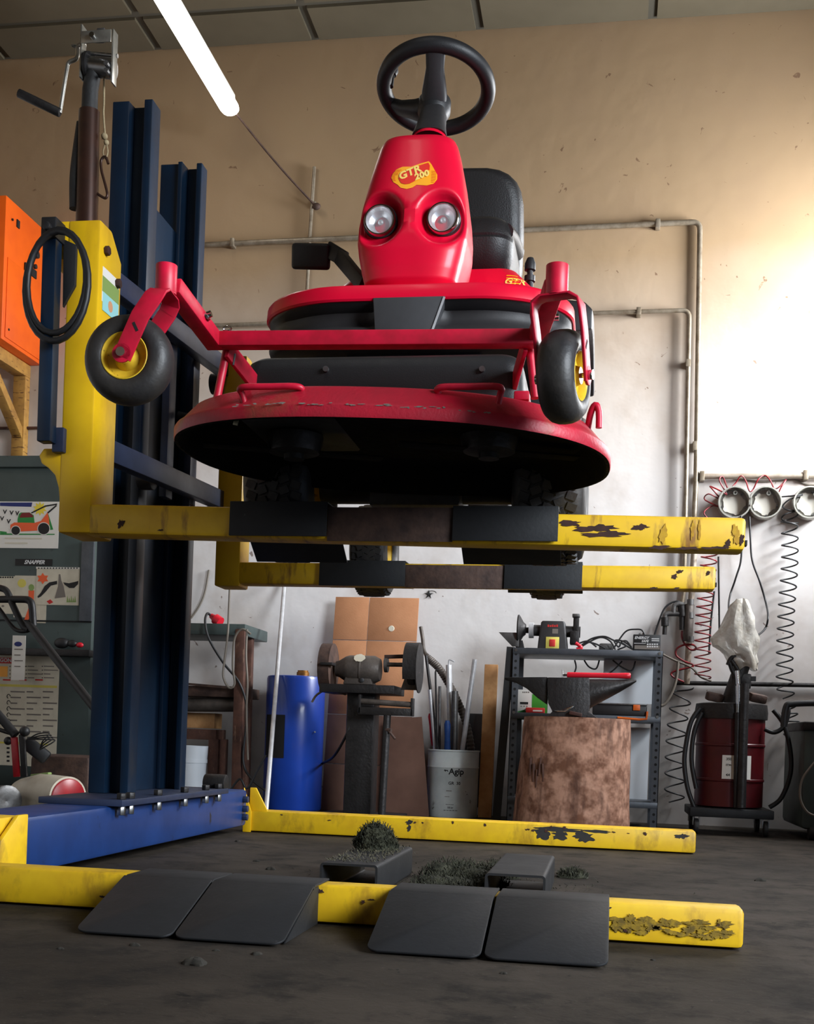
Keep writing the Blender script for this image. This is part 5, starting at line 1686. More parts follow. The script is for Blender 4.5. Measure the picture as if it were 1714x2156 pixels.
# left wheel and guard
lw = gq(690, 1405)
MB().lathe([(0, -.022), (.125, -.022), (.13, -.015), (.13, .022), (.125, .026), (0, .026)], lw, ax, 36).build('grinding_wheel', 'iron_grey', gr)
gd = MB()
seg = []
for i in range(20):
    a0 = math.radians(-60 + 300 * i / 19)
    rr_ = .138
    d = V(0, math.cos(a0 + PI * .62), math.sin(a0 + PI * .62))
    seg.append([lw + d * rr_ + ax * x for x in (-.03, .032)] + [lw + d * (rr_ + .006) + ax * x for x in (.032, -.03)])
gd.loft(seg, True, True)
gd.lathe([(.03, .033), (.144, .033), (.144, .038), (.03, .038)], lw, ax, 36).build('wheel_guard', 'iron_rusty', gr)
MB().box(*pbox(674, 1394, 700, 1400, GYY - .17, .09)).build('tool_rest', 'iron', gr, bev=.002)
# right shaft and wheel
MB().cyl(gq(808, 1399), gq(868, 1400), .013, n=14).build('shaft', 'steel_dull', gr)
MB().cyl(gq(810, 1400), gq(817, 1400), .045, n=24).build('flange', 'steel_dull', gr)
MB().bar(gq(810, 1383), gq(852, 1382), .03, .022).build('guard_arm', 'iron_rusty', gr, bev=.003)
rw = gq(868, 1406)
MB().lathe([(0, -.02), (.10, -.02), (.105, -.012), (.105, .02), (.1, .024), (0, .024)], rw, ax, 36).build('wire_wheel', 'black_rubber', gr)
gd = MB()
seg = []
for i in range(16):
    a0 = math.radians(-30 + 240 * i / 15)
    d = V(0, math.cos(a0 + .0), math.sin(a0 + .0))
    seg.append([rw + d * .145 + ax * x for x in (-.035, .04)] + [rw + d * .150 + ax * x for x in (.04, -.035)])
gd.loft(seg, True, True)
gd.lathe([(0, .04), (.150, .04), (.150, .046), (0, .046)], rw, ax, 36).build('wheel_guard', 'iron', gr)
MB().prism([(0, 0), (.1, 0), (.11, .11), (.03, .09)], gq(843, 1452, -.02), (1, 0, 0), (0, 0, 1), (0, .03, 0)).build('guard_tongue', 'iron_grey', gr, bev=.003)
# lower tool rest on a post
MB().cyl(gq(758, 1476, -.12), gq(868, 1484, -.12), .017, n=14).build('rest_bar', 'iron_grey', gr)
lo_, hi_ = pbox(754, 1462, 759, 1502, GYY - .14, .05)
MB().box(lo_, hi_).box(*pbox(754, 1490, 868, 1506, GYY - .14, .05)).box(*pbox(864, 1470, 870, 1508, GYY - .14, .05)).build('rest_bracket', 'iron', gr, bev=.003)
pp = gq(808, 1600, -.12)
MB().cyl(V(pp.x, pp.y, .022), V(pp.x + .012, pp.y, gq(812, 1506, -.12).z), .022, n=16).build('rest_post', 'iron', gr)
MB().cyl(gq(818, 1538, -.14), gq(832, 1556, -.16), .007, n=8).cyl(gq(812, 1536, -.13), gq(824, 1538, -.14), .012, n=10).build('clamp_handle', 'iron_rusty', gr)
MB().tube(smooth_path([gq(727, 1462), gq(715, 1458, -.05), gq(690, 1452, -.05), gq(668, 1462, -.02), gq(657, 1478, .0)], 5), .007, 7).build('cable', 'cable_grey', gr, ang=80)
MB().tube(smooth_path([gq(745, 1500), gq(730, 1545, -.02), gq(705, 1590, .1), gq(684, 1605, .35), gq(665, 1612, .62)], 5), .008, 7).build('cable', 'hose_black', gr, ang=80)

# ================================================================ BUCKET WITH RODS
BX, BY, BR = -.94, 7.45, .160
bk_ = thing('oil_bucket', 'dented grey metal bucket with black lettering, full of rods and pipes', 'bucket', (BX, BY, 0))
MB().lathe([(0, .004), (BR - .006, .004), (BR - .002, .0), (BR, .006), (BR, .10), (BR + .001, .305), (BR + .004, .31), (BR + .001, .317), (BR + .001, .408), (BR + .005, .412), (BR + .004, .42), (BR - .003, .42), (BR - .004, .02), (0, .02)], (BX, BY, 0), n=56).build('pail', 'bucket_tin', bk_, ang=40)


def wrap(mb, off=.0012):
    """wrap a flat text mesh (x across, y up) around the bucket, facing the viewer"""
    for i, p in enumerate(mb.v):
        a = p.x / BR - PI / 2 + .12
        r_ = BR + off + p.z
        mb.v[i] = V(BX + math.cos(a) * r_, BY + math.sin(a) * r_, p.y)
    return mb


for body, x, z, sz, bold in (('Agip', .022, .285, .052, .0016), ('GR  30', .012, .213, .026, .0006), ('18 kg', -.01, .062, .017, .0003)):
    tm = textmesh(body, sz, 0, 0, bold)
    tm.move(Matrix.Translation((x, z, .0)))
    wrap(tm).build('lettering', 'ink', bk_, fixn=False)
for x, z, w_, h_, m_ in ((-.02, .163, .035, .006, 'ink_grey'), (-.03, .128, .03, .004, 'ink_grey'), (-.012, .080, .05, .003, 'ink'), (-.005, .044, .09, .003, 'ink')):
    for k in range(5):
        xa = x - w_ / 2 + w_ * k / 5
        wrap(MB().add([V(xa, z, 0), V(xa + w_ * .15, z, 0), V(xa + w_ * .15, z + h_, 0), V(xa, z + h_, 0)], [(0, 1, 2, 3)])).build('print', m_, bk_, fixn=False)
dog = MB().add([V(x * .001, y * .001, 0) for x, y in ((-56, 292), (-52, 298), (-46, 295), (-34, 295), (-30, 291), (-29, 283), (-33, 284), (-35, 289), (-44, 289), (-46, 283), (-50, 284), (-50, 290), (-56, 288))], [tuple(range(13))])
wrap(dog).build('dog_emblem', 'ink', bk_, fixn=False)
rods = [((905, 1452), (918, 1600), .012, 'alu', 'thin silver pipe at the left edge of the bucket', None),
        ((945, 1400), (950, 1605), .019, 'alu', 'thick upright silver pipe with an allen key in its top', None),
        ((1000, 1388), (970, 1605), .016, 'alu', 'longest shiny silver pipe leaning right out of the bucket', None),
        ((897, 1380), (925, 1600), .010, 'iron', 'dark thin rod leaning left out of the bucket', None),
        ((926, 1445), (925, 1605), .009, 'steel_dull', 'short steel rod in the middle of the bucket', None),
        ((917, 1415), (921, 1605), .006, 'iron', 'thin black wire rod with hooked top in the bucket', None),
        ((958, 1455), (956, 1605), .021, 'steel_dull', 'flat grey bar beside the thick silver pipe', None),
        ((906, 1502), (913, 1570), .017, 'red_plastic', 'red plastic handle sticking out of the bucket', None),
        ((942, 1517), (942, 1600), .021, 'blue_grip', 'blue ribbed grip standing in the bucket', None)]
for k, (pa_, pb_, r_, m, lab, _) in enumerate(rods):
    dy = .0 + .05 * math.sin(k * 2.1)
    a, b_ = P(*pa_, BY + dy - .02), P(*pb_, BY + dy * .6)
    d = (a - b_).normalized()
    bot = b_ + (b_ - a).normalized() * ((b_.z - .06) / d.z) if d.z > .1 else b_
    mb = MB()
    if m in ('red_plastic', 'blue_grip'):
        ax_ = (a - b_)
        h_ = ax_.length
        mb.lathe([(0, -.25), (.006, -.25), (.006, 0), (r_ * .8, .0), (r_, h_ * .3), (r_ * .85, h_ * .6), (r_, h_ * .9), (r_ * .6, h_), (0, h_)], b_, ax_, 14)
    else:
        mb.lathe([(0, 0), (r_, 0), (r_, (a - bot).length), (r_ * .75, (a - bot).length), (r_ * .75, (a - bot).length - .03), (0, (a - bot).length - .03)], bot, (a - bot), 14)
        if k == 1: mb.tube([a - V(0, 0, .02), a + V(.0, 0, .03), a + V(.008, 0, .034), a + V(.035, 0, .022)], .006, 6)
        if k == 5: mb.tube([a, a + V(.002, 0, .012), a + V(.02, 0, .012)], .006, 6)
    tag(mb.build('rod', m, None, ang=50), lab, 'rod', 'rods in the oil bucket')
# ribbed flexible hose in the bucket
hp = smooth_path([P(886, 1320, 7.62), P(890, 1345, 7.6), P(893, 1370, 7.58), P(905, 1388, 7.55), P(925, 1408, 7.53), P(945, 1440, 7.52), P(965, 1480, 7.52), P(982, 1525, 7.52), P(992, 1580, 7.52), P(990, 1640, 7.52)], 14)
rad = []
for i, p in enumerate(hp):
    f_ = i / len(hp)
    rad.append((.012 if f_ < .25 else .024 if f_ > .35 else .012 + .12 * (f_ - .25)) * (1 + (.10 if i % 2 else -.06) * (1 if f_ > .3 else 0)))
mb = MB()
n_ = 12
for i in range(len(hp) - 1):
    mb.cyl(hp[i], hp[i + 1], rad[i], rad[i + 1], n=n_, cap=(i in (0, len(hp) - 2)))
tag(mb.build('flexible_hose', 'iron_grey', None, ang=80), 'grey ribbed flexible hose curving up out of the bucket to the cardboard', 'hose')
o = MB().box(*pbox(978, 1502, 1014, 1700, 7.62, .07)).build('dark_bin', 'black_plastic', None, bev=.01)
tag(o, 'narrow black bin behind the right side of the bucket', 'bin')
bd = MB().bar(P(1035, 1400, 7.6), V(P(1026, 1640, 7.5).x, 7.42, 0), .085, .03, upv=(0, 1, 0)).build('wooden_board', 'wood_board', None, bev=.003)
tag(bd, 'light wooden board leaning on the wall left of the shelf', 'board')

# ================================================================ STEEL SHELF
SY = 7.12
sh = thing('steel_shelf', 'dark grey slotted-angle steel shelf behind the anvil', 'shelf', (-.13, 7.3, 0))
xl, xr = -.566, .318
zt_ = 1.045
for x0_, x1_ in ((xl, xl + .042), (xr - .042, xr)):
    for yy in (SY, SY + .40):
        o = MB().box((x0_, yy, 0), (x1_, yy + .004, zt_)).box((x0_ if x0_ == xl else x1_ - .004, yy, 0), (x0_ + .004 if x0_ == xl else x1_, yy + .04, zt_)).build('post', 'shelf_steel', sh)
        if yy == SY:
            hm = MB()
            for k in range(24):
                z = zt_ - .035 - k * .042
                hm.cyl(((x0_ + x1_) / 2, yy - .0006, z), ((x0_ + x1_) / 2, yy + .001, z), .0085, n=10)
            hh = hm.build('post_hole', 'slot_dark', o)
            hh['kind'] = 'stuff'
            MB().cyl(((x0_ + x1_) / 2, yy - .008, zt_ - .012), ((x0_ + x1_) / 2, yy, zt_ - .012), .009, n=8).build('bolt', 'steel', o)
            MB().cyl(((x0_ + x1_) / 2, yy - .008, .66), ((x0_ + x1_) / 2, yy, .66), .009, n=8).build('bolt', 'steel', o)
for z in (1.012, .625, .12):
    MB().box((xl + .002, SY - .003, z), (xr - .002, SY + .42, z + .036)).build('shelf_board', 'shelf_steel', sh, bev=.002)
MB().bar((xl + .02, SY + .41, .15), (xr - .02, SY + .41, 1.0), .004, .035).build('cross_brace', 'iron', sh)
MB().box((.06, SY + .385, .13), (.27, SY + .40, .60)).build('white_sheet', 'white_plastic', sh)


def sq(x, y, dy=0.0): return P(x, y, SY + dy)


# belt / disc grinder on top
bg = thing('bench_grinder', 'small black bench grinder with yellow-framed switch on the shelf top', 'grinder', sq(1162, 1370, .1))
YB = SY + .06
body_ = []
for (xa, xb, y) in ((1131, 1195, 1369), (1133, 1194, 1350), (1137, 1191, 1322), (1139, 1190, 1310), (1142, 1187, 1307)):
    a, b_ = P(xa, y, YB), P(xb, y, YB)
    body_ += rbox_rings(a.x, b_.x, YB, YB + .16, ((max(a.z, 1.05), 0),), .012, 4)
gb = MB().loft(body_, True, True).build('body', 'dark_plastic', bg, ang=40)
MB().box(*pbox(1149, 1341, 1177, 1366, YB - .006, .006)).build('switch_plate', 'paper_yellow', gb, bev=.002)
MB().box(*pbox(1157, 1346, 1169, 1361, YB - .012, .01)).build('switch', 'ink_red', gb, bev=.002)
for k in range(5): MB().box(*pbox(1153 + k * 4.6, 1315 + (k % 2), 1156.4 + k * 4.6, 1320, YB - .001, .002)).build('print', 'ink_red', gb)
MB().box(*pbox(1163, 1324, 1175, 1334, YB - .001, .002)).build('rating_label', 'ink_grey', gb)
MB().cyl(P(1122, 1327, YB + .07), P(1222, 1331, YB + .07), .034, n=22).build('motor', 'dark_plastic', bg)
MB().cyl(P(1114, 1327, YB + .07), P(1124, 1327, YB + .07), .048, n=22).build('ring_nut', 'alu', bg)
MB().cyl(P(1104, 1327, YB + .07), P(1116, 1327, YB + .07), .018, n=16).build('arbor', 'iron', bg)
q = P(1090, 1325, YB + .07)
MB().lathe([(0, 0), (.088, 0), (.09, .008), (.075, .018), (.045, .035), (.032, .05), (0, .05)], q, (1, 0, 0), 30).build('disc', 'iron', bg)
MB().prism([(0, 0), (.125, 0), (.125, -.085), (.085, -.085)], P(1050, 1331, YB + .02), (1, 0, 0), (0, 0, 1), (0, .006, 0)).build('mitre_table', 'steel_dull', bg, bev=.001)
MB().bar(P(1092, 1350, YB + .05), P(1096, 1368, YB + .05), .035, .05).build('table_bracket', 'iron', bg, bev=.003)
MB().box(*pbox(1207, 1298, 1219, 1330, YB + .03, .05)).build('belt_arm', 'iron', bg, bev=.003)
MB().box(*pbox(1205, 1292, 1221, 1299, YB + .02, .07)).build('belt_roller', 'steel_dull', bg, bev=.004)
MB().box(*pbox(1200, 1328, 1219, 1356, YB + .0, .1)).build('belt_housing', 'iron', bg, bev=.004)
MB().box(*pbox(1108, 1365, 1215, 1369, YB - .01, .2)).build('base_plate', 'iron', bg)
# strut left of the shelf (dark strap)
o = MB().bar(P(1076, 1362, SY + .02), V(P(1050, 1560, SY + .02).x, SY + .05, .0), .05, .012, upv=(0, 1, 0)).build('dark_strap', 'black_plastic', None)
tag(o, 'dark flat strap slanting down left of the shelf', 'strap')
# battery
bt_ = thing('battery', 'black sealed battery with white lettering on the right end of the shelf top', 'battery', sq(1363, 1370, .05))
zlo = 1.048
lo_, hi_ = pbox(1333, 1336, 1391, 1370, SY + .03, .07)
MB().box((lo_[0], lo_[1], zlo), (hi_[0], hi_[1], hi_[2])).build('case', 'black_plastic', bt_, bev=.004)
textmesh('ENERGY', .022, .0003, .25, .0006).move(FRONT(P(1351, 1343, SY + .0285))).build('lettering', 'ink_white', bt_)
textmesh('SAFE', .019, .0003, .25, .0006).move(FRONT(P(1358, 1350, SY + .0285))).build('lettering', 'ink_white', bt_)
MB().box(*pbox(1335, 1354, 1360, 1355, SY + .029, .001)).build('print', 'ink_white', bt_)
MB().box(*pbox(1336, 1359, 1389, 1367, SY + .0292, .001)).build('print', 'ink_grey', bt_)
for k in range(5):
    for j in range(2):
        MB().box(*pbox(1362 + k * 5, 1355 + j * 5, 1365.5 + k * 5, 1358 + j * 5, SY + .0285, .001)).build('print', 'ink_white', bt_)
for k in range(2): MB().box(*pbox(1372, 1344 + k * 4, 1388, 1346 + k * 4, SY + .029, .001)).build('print', 'ink_white', bt_)
for k, xx in enumerate((1345, 1352)): MB().box(*pbox(xx, 1333, xx + 4, 1337, SY + .05, .01)).build('terminal', 'steel', bt_)
# charger and leads
ch = thing('charger', 'small grey charger with tangled black leads on the shelf top', 'charger', sq(1275, 1370, .1))
lo_, hi_ = pbox(1261, 1354, 1292, 1370, SY + .08, .09)
MB().box((lo_[0], lo_[1], zlo), (hi_[0], hi_[1], hi_[2])).build('case', 'steel_dull', ch, bev=.012)
lead = [[(1292, 1366), (1305, 1345), (1320, 1328), (1340, 1325), (1352, 1327), (1358, 1338)], [(1220, 1362), (1245, 1345), (1272, 1340), (1292, 1348), (1310, 1355), (1330, 1366)],
        [(1215, 1368), (1240, 1352), (1265, 1342), (1285, 1350), (1296, 1368)], [(1232, 1350), (1255, 1356), (1275, 1366)], [(1293, 1350), (1302, 1362), (1306, 1354), (1296, 1348), (1312, 1350), (1330, 1362)], [(1218, 1355), (1238, 1350), (1256, 1362)],
        [(1300, 1368), (1318, 1360), (1308, 1352), (1320, 1350), (1332, 1368)]]
for pts in lead: MB().tube(smooth_path([sq(x, y, .04) for x, y in pts], 6), .0052, 6).build('lead', 'hose_black', ch, ang=80)
MB().tube(smooth_path([sq(1212, 1354, .02), sq(1218, 1358, .02), sq(1224, 1364, .02), sq(1214, 1367, .02)], 4), .011, 6).build('red_clamp', 'red_plastic', ch, ang=80)
for pts in ([(1210, 1390), (1213, 1405), (1208, 1420)], [(1230, 1390), (1240, 1404), (1255, 1408), (1262, 1390)], [(1290, 1390), (1310, 1405), (1330, 1412), (1338, 1392)], [(1310, 1392), (1295, 1408), (1280, 1420)]):
    MB().tube(smooth_path([sq(x, y, .2) for x, y in pts], 5), .005, 6).build('lead', 'hose_black', ch, ang=80)
# boxes on the middle board
MZ = .662


def on_mid(x0, y0, x1, Y, d):
    lo_, hi_ = pbox(x0, y0, x1, y0 + 20, Y, d)
    return MB().box((lo_[0], lo_[1], MZ), (hi_[0], hi_[1], hi_[2]))


t = thing('white_carton', 'white carton with green leaf print on the shelf behind the anvil', 'box', sq(1105, 1500))
on_mid(1089, 1452, 1119, SY + .08, .12).build('carton', 'paper_white', t, bev=.002)
lo_, hi_ = pbox(1095, 1478, 1112, 1483, SY + .079, .001)
MB().box(lo_, hi_).build('print', 'ink', t)
for k in range(3): MB().box(*pbox(1096 + 6 * k, 1486, 1099 + 6 * k, 1488, SY + .079, .001)).build('print', 'ink_grey', t)
for pts in ([(1089, 1498), (1105, 1494), (1112, 1505), (1100, 1510)], [(1089, 1508), (1104, 1499), (1118, 1512), (1089, 1516)]):
    q = [P(x, y, SY + .079) for x, y in pts]
    MB().add(q, [(0, 1, 2, 3)]).build('print', 'ink_green', t)
for k in range(4): MB().box(*pbox(1100 + 4 * k, 1456, 1102.5 + 4 * k, 1459, SY + .079, .001)).build('print', 'ink_grey', t)
t = on_mid(1120, 1462, 1152, SY + .16, .1).build('green_carton', 'green_print', None, bev=.002)
tag(t, 'bright green carton half hidden behind the anvil', 'box')
t = thing('red_box', 'low red box with white print under the left side of the anvil', 'box', sq(1127, 1510))
on_mid(1107, 1490, 1146, SY + .02, .06).build('carton', 'ink_red', t, bev=.002)
textmesh('10', .022, .0003, 0, .0008).move(FRONT(P(1124, 1505, SY + .019))).build('lettering', 'paper_white', t)
MB().box(*pbox(1122, 1495, 1142, 1498, SY + .019, .001)).build('print', 'paper_white', t)
t = thing('tool_case', 'black tool case with orange latch and handle on the shelf right of the anvil', 'tool case', sq(1310, 1515))
lo_, hi_ = pbox(1247, 1484, 1373, 1520, SY + .01, .3)
MB().box((lo_[0], lo_[1], MZ), (hi_[0] - .03, hi_[1], hi_[2])).build('case', 'black_plastic', t, bev=.01)
MB().box((lo_[0], lo_[1] - .004, hi_[2]), (hi_[0] - .03, hi_[1], hi_[2] + .008)).build('lid_rim', 'steel_dull', t, bev=.002)
MB().box(*pbox(1333, 1484, 1348, 1496, SY - .002, .014)).build('latch', 'orange_plastic', t, bev=.003)
hz_ = [P(x, y, SY - .004) for x, y in ((1300, 1511), (1345, 1515), (1361, 1514), (1363, 1498))]
MB().tube(hz_, .007, 6).build('handle', 'orange_plastic', t, ang=60)
o = MB().obox(sq(1322, 1430, .33), (.30, .004, .30), (.05, .0, 0)).build('plastic_board', 'white_plastic', None)
tag(o, 'white plastic board leaning in the shelf behind the anvil horn', 'board')

# ================================================================ STUMP, ANVIL, HAMMER
AY = 6.55
STX, STZ = -.18, .628
stp = thing('wooden_stump', 'thick brown tree stump carrying the anvil', 'stump', (STX, AY + .12, 0))
rings = []
rs2 = random.Random(21)
n_ = 64
nz_ = [rs2.uniform(-1, 1) for _ in range(n_)]
for j in range(13):
    z = STZ * j / 12
    ring = []
    for i in range(n_):
        a = 2 * PI * i / n_
        k = 1 + .018 * math.sin(3 * a + 1) + .014 * math.sin(7 * a + .6 * math.sin(j)) + .010 * nz_[i] + .006 * math.sin(j * 1.3 + i)
        hw = (.322 - .03 * j / 12) * k
        sh_ = .02 * j / 12
        ring.append(V(STX + math.cos(a) * hw + sh_, AY + .14 + math.sin(a) * hw * .85, z if j else 0))
    rings.append(ring)
MB().loft(rings, True, True).build('trunk', 'stump', stp, ang=50)
for k in range(5):
    q = P(1113 + k * 7, 1615 + 13 * (k % 3), 6.34)
    MB().obox(V(q.x, AY + .14 - .85 * math.sqrt(max(.3 ** 2 - (q.x - STX) ** 2, 0)) - .004, q.z), (.012, .012, .10), (0, rs2.uniform(-.15, .15), 0)).build('bark_splinter', 'wood_dark', stp, bev=.003)
anv = thing('anvil', 'black iron anvil with long horn standing on the stump', 'anvil', (STX, AY + .1, STZ))
# body (waist) and face
prof = [(1152, 1508), (1163, 1498), (1154, 1480), (1152, 1440), (1153, 1426), (1241, 1427), (1241, 1445), (1243, 1480), (1240, 1498), (1258, 1508)]
q = [P(x, y, AY) for x, y in prof]
for p in q:
    if p.z < STZ + .012: p.z = STZ + .002
MB().add(q + [p + V(0, .17, 0) for p in q], [tuple(range(10))[::-1], tuple(range(10, 20))] + [(i, (i + 1) % 10, 10 + (i + 1) % 10, 10 + i) for i in range(10)]).build('anvil_body', 'iron', anv, bev=.004)
hl_ = [(1064, 1428, .05, .012), (1085, 1429, .055, .025), (1110, 1431, .062, .06), (1135, 1434, .07, .115), (1154, 1436, .075, .15)]
rings = []
for x, y, hw, h_ in hl_:
    p = P(x, 1427, AY + .085)
    rings.append([p + V(0, -hw, 0), p + V(0, hw, 0), p + V(0, hw * .8, -h_), p + V(0, -hw * .8, -h_)])
MB().loft(rings).build('heel', 'iron', anv, bev=.003)
rings = []
for x, ytop, hgt, hw in ((1240, 1430, .17, .075), (1262, 1430, .135, .07), (1285, 1431, .10, .06), (1308, 1431, .066, .045), (1328, 1431, .034, .026), (1340, 1431, .012, .01)):
    p = P(x, ytop, AY + .085)
    rings.append([p + V(0, math.cos(2 * PI * i / 18) * hw, -hgt / 2 + math.sin(2 * PI * i / 18) * hgt / 2) for i in range(18)])
MB().loft(rings).build('horn', 'iron', anv, ang=50)
o = thing('hammer', 'hammer with red handle lying on the anvil face', 'hammer', P(1255, 1424, AY + .08))
a, b_ = P(1194, 1421, AY + .08), P(1328, 1423, AY + .08)
rings = []
for t_, r_ in ((0, .014), (.02, .016), (.4, .0145), (.75, .0145), (.93, .017), (.99, .016), (1, .012)):
    p = a + (b_ - a) * t_
    rings.append([p + V(0, math.cos(2 * PI * i / 14) * r_, math.sin(2 * PI * i / 14) * r_) for i in range(14)])
MB().loft(rings).build('handle', 'red_plastic', o, ang=50)
MB().cyl(P(1185, 1410, AY + .08), P(1185, 1427, AY + .08), .005, n=10).cyl(P(1186, 1421, AY + .08), a, .008, n=8).build('head', 'chrome', o)
o = MB().prism([(0, 0), (.05, .006), (.085, .022), (.10, .03), (.11, .026), (.10, .018), (.06, -.004), (.02, -.006)], P(1166, 1496, AY - .012), (1, 0, 0), (0, 0, 1), (0, .006, 0)).build('blade', 'chrome', None, bev=.001)
tag(o, 'small shiny curved blade hooked on the front of the anvil', 'blade')
o = MB().obox(P(1212, 1503, AY - .02), (.07, .03, .02), (0, .2, 0)).build('iron_clip', 'rust_chip', None, bev=.004)
tag(o, 'small rusty clip at the foot of the anvil', 'clip')

# ================================================================ AIR FITTINGS AND HOSES (right)
ar_ = thing('air_regulator', 'grey compressed-air fitting with elbow pipes on the wall right of the battery', 'air fitting', wp(1430, 1350, .1))


def aq(x, y, dy=.10): return P(x, y, WALLY - dy)


MB().tube(smooth_path([aq(1400, 1315), aq(1400, 1300), aq(1404, 1293), aq(1418, 1292), aq(1432, 1292)], 4), .017, 10).build('elbow_pipe', 'steel_dull', ar_, ang=70)
MB().cyl(aq(1400, 1300), aq(1400, 1318), .024, n=12).cyl(aq(1400, 1318), aq(1399, 1336), .014, n=10).build('coupling', 'iron', ar_)
MB().tube(smooth_path([aq(1418, 1292), aq(1420, 1276), aq(1430, 1272), aq(1440, 1274)], 4), .017, 10).build('elbow_pipe', 'steel_dull', ar_, ang=70)
MB().cyl(aq(1435, 1276), aq(1437, 1298), .024, n=14).cyl(aq(1436, 1298), aq(1436, 1326), .018, n=12).build('regulator_body', 'iron', ar_)
MB().cyl(aq(1452, 1272), aq(1448, 1350), .030, n=16).build('filter_bowl', 'iron_grey', ar_, bev=.006)
for y in (1262, 1290, 1340): MB().cyl(aq(1454, y, .11), aq(1454, y + 12, .11), .022, n=10).build('fitting', 'steel_dull', ar_)
tag(MB().tube(smooth_path([aq(1376, 1345), aq(1384, 1318), aq(1400, 1280), aq(1424, 1266), aq(1442, 1275), aq(1450, 1290)], 6), .006, 7).build('air_hose', 'hose_black', None, ang=80), 'thin black hose arching from the battery to the air fitting', 'hose', 'wall hoses')
tag(MB().tube(smooth_path([aq(1436, 1328), aq(1436, 1342), aq(1442, 1356), aq(1455, 1368), aq(1466, 1366), aq(1460, 1358), aq(1440, 1358), aq(1425, 1366), aq(1424, 1380), aq(1440, 1392), aq(1460, 1402), aq(1418, 1414), aq(1416, 1424), aq(1440, 1436)], 6), .0065, 7).build('air_hose', 'hose_red', None, ang=80), 'dark red hose looping down below the air fitting', 'hose', 'wall hoses')
tag(MB().tube(smooth_path([aq(1396, 1378), aq(1420, 1390), aq(1455, 1405), aq(1475, 1425), aq(1498, 1434)], 6), .007, 7).build('air_hose', 'cable_grey', None, ang=80), 'grey hose running from the shelf corner towards the red drum', 'hose', 'wall hoses')
tag(MB().tube(smooth_path([aq(1428, 1392), aq(1424, 1430), aq(1414, 1460), aq(1400, 1482), aq(1388, 1487)], 6), .010, 7).build('air_hose', 'cable_grey', None, ang=80), 'thick grey hose bending behind the right shelf post', 'hose', 'wall hoses')


def coil(pts, r_, pitch, tr, m, lab, d=.075):
    path = smooth_path([P(x, y, WALLY - d) for x, y in pts], 10)
    L_ = [0]
    for i in range(1, len(path)): L_.append(L_[-1] + (path[i] - path[i - 1]).length)
    tot = L_[-1]
    n = int(tot / pitch * 18)
    out = []
    j = 0
    for k in range(n + 1):
        s_ = tot * k / n
        while j < len(L_) - 2 and L_[j + 1] < s_: j += 1
        u = (s_ - L_[j]) / max(1e-6, L_[j + 1] - L_[j])
        p = path[j].lerp(path[j + 1], u)
        tng = (path[j + 1] - path[j]).normalized()
        s1 = V(0, 1, 0)
        s2 = tng.cross(s1).normalized()
        a = 2 * PI * s_ / pitch
        out.append(p + s2 * math.cos(a) * r_ + s1 * math.sin(a) * r_ * .85)
    return tag(MB().tube(out, tr, 6).build('coil_hose', m, None, ang=80), lab, 'hose', 'coiled air hoses on the wall')


PXM = 7.6 / 2500
coil([(1494, 1165), (1486, 1250), (1480, 1330), (1480, 1430)], .049, .052, .0046, 'hose_red', 'red coiled air hose hanging left of the plastic bag')
coil([(1662, 1085), (1663, 1180), (1655, 1300), (1652, 1420), (1656, 1470)], .049, .074, .0052, 'hose_black', 'black coiled air hose hanging right of the plastic bag')
coil([(1440, 1445), (1428, 1510), (1422, 1580), (1420, 1690)], .06, .100, .0052, 'hose_black', 'black coiled air hose hanging between the shelf and the red drum')
coil([(1660, 1490), (1668, 1530), (1664, 1560)], .045, .05, .0052, 'hose_black', 'short end of black coil beside the right edge of the red drum')
lp = [(1500, 1100), (1482, 1080), (1500, 1065), (1516, 1068), (1484, 1052), (1492, 1040), (1516, 1050), (1500, 1030), (1496, 1024), (1520, 1035), (1530, 1040), (1515, 1012), (1522, 1004), (1534, 1030), (1548, 1018), (1560, 1002), (1570, 1012), (1578, 1034), (1586, 1030), (1596, 1010), (1610, 1001), (1622, 1012), (1630, 1028), (1640, 1026), (1655, 1010), (1646, 1024), (1640, 1036)]
tag(MB().tube(smooth_path([P(x, y, WALLY - .05 - .02 * (i % 2)) for i, (x, y) in enumerate(lp)], 6), .0045, 6).build('coil_hose', 'hose_red', None, ang=80), 'red hose looped over the tops of the round holders', 'hose', 'coiled air hoses on the wall')
lp = [(1646, 1046), (1670, 1044), (1690, 1042), (1662, 1052), (1648, 1066), (1660, 1074), (1680, 1075), (1655, 1082), (1646, 1092), (1660, 1100), (1682, 1101)]
tag(MB().tube(smooth_path([P(x, y, WALLY - .05 - .02 * (i % 2)) for i, (x, y) in enumerate(lp)], 6), .0048, 6).build('coil_hose', 'hose_black', None, ang=80), 'dark hose loops between the second and third round holder', 'hose', 'coiled air hoses on the wall')
tag(MB().tube(smooth_path([aq(1548, 1008, .006), aq(1600, 1014, .006), aq(1640, 1012, .006), aq(1672, 1010, .006), aq(1700, 1020, .006), aq(1740, 1022, .006)], 6), .006, 6).build('air_hose', 'cable_grey', None, ang=80), 'grey hose running under the white rail', 'hose', 'wall hoses')
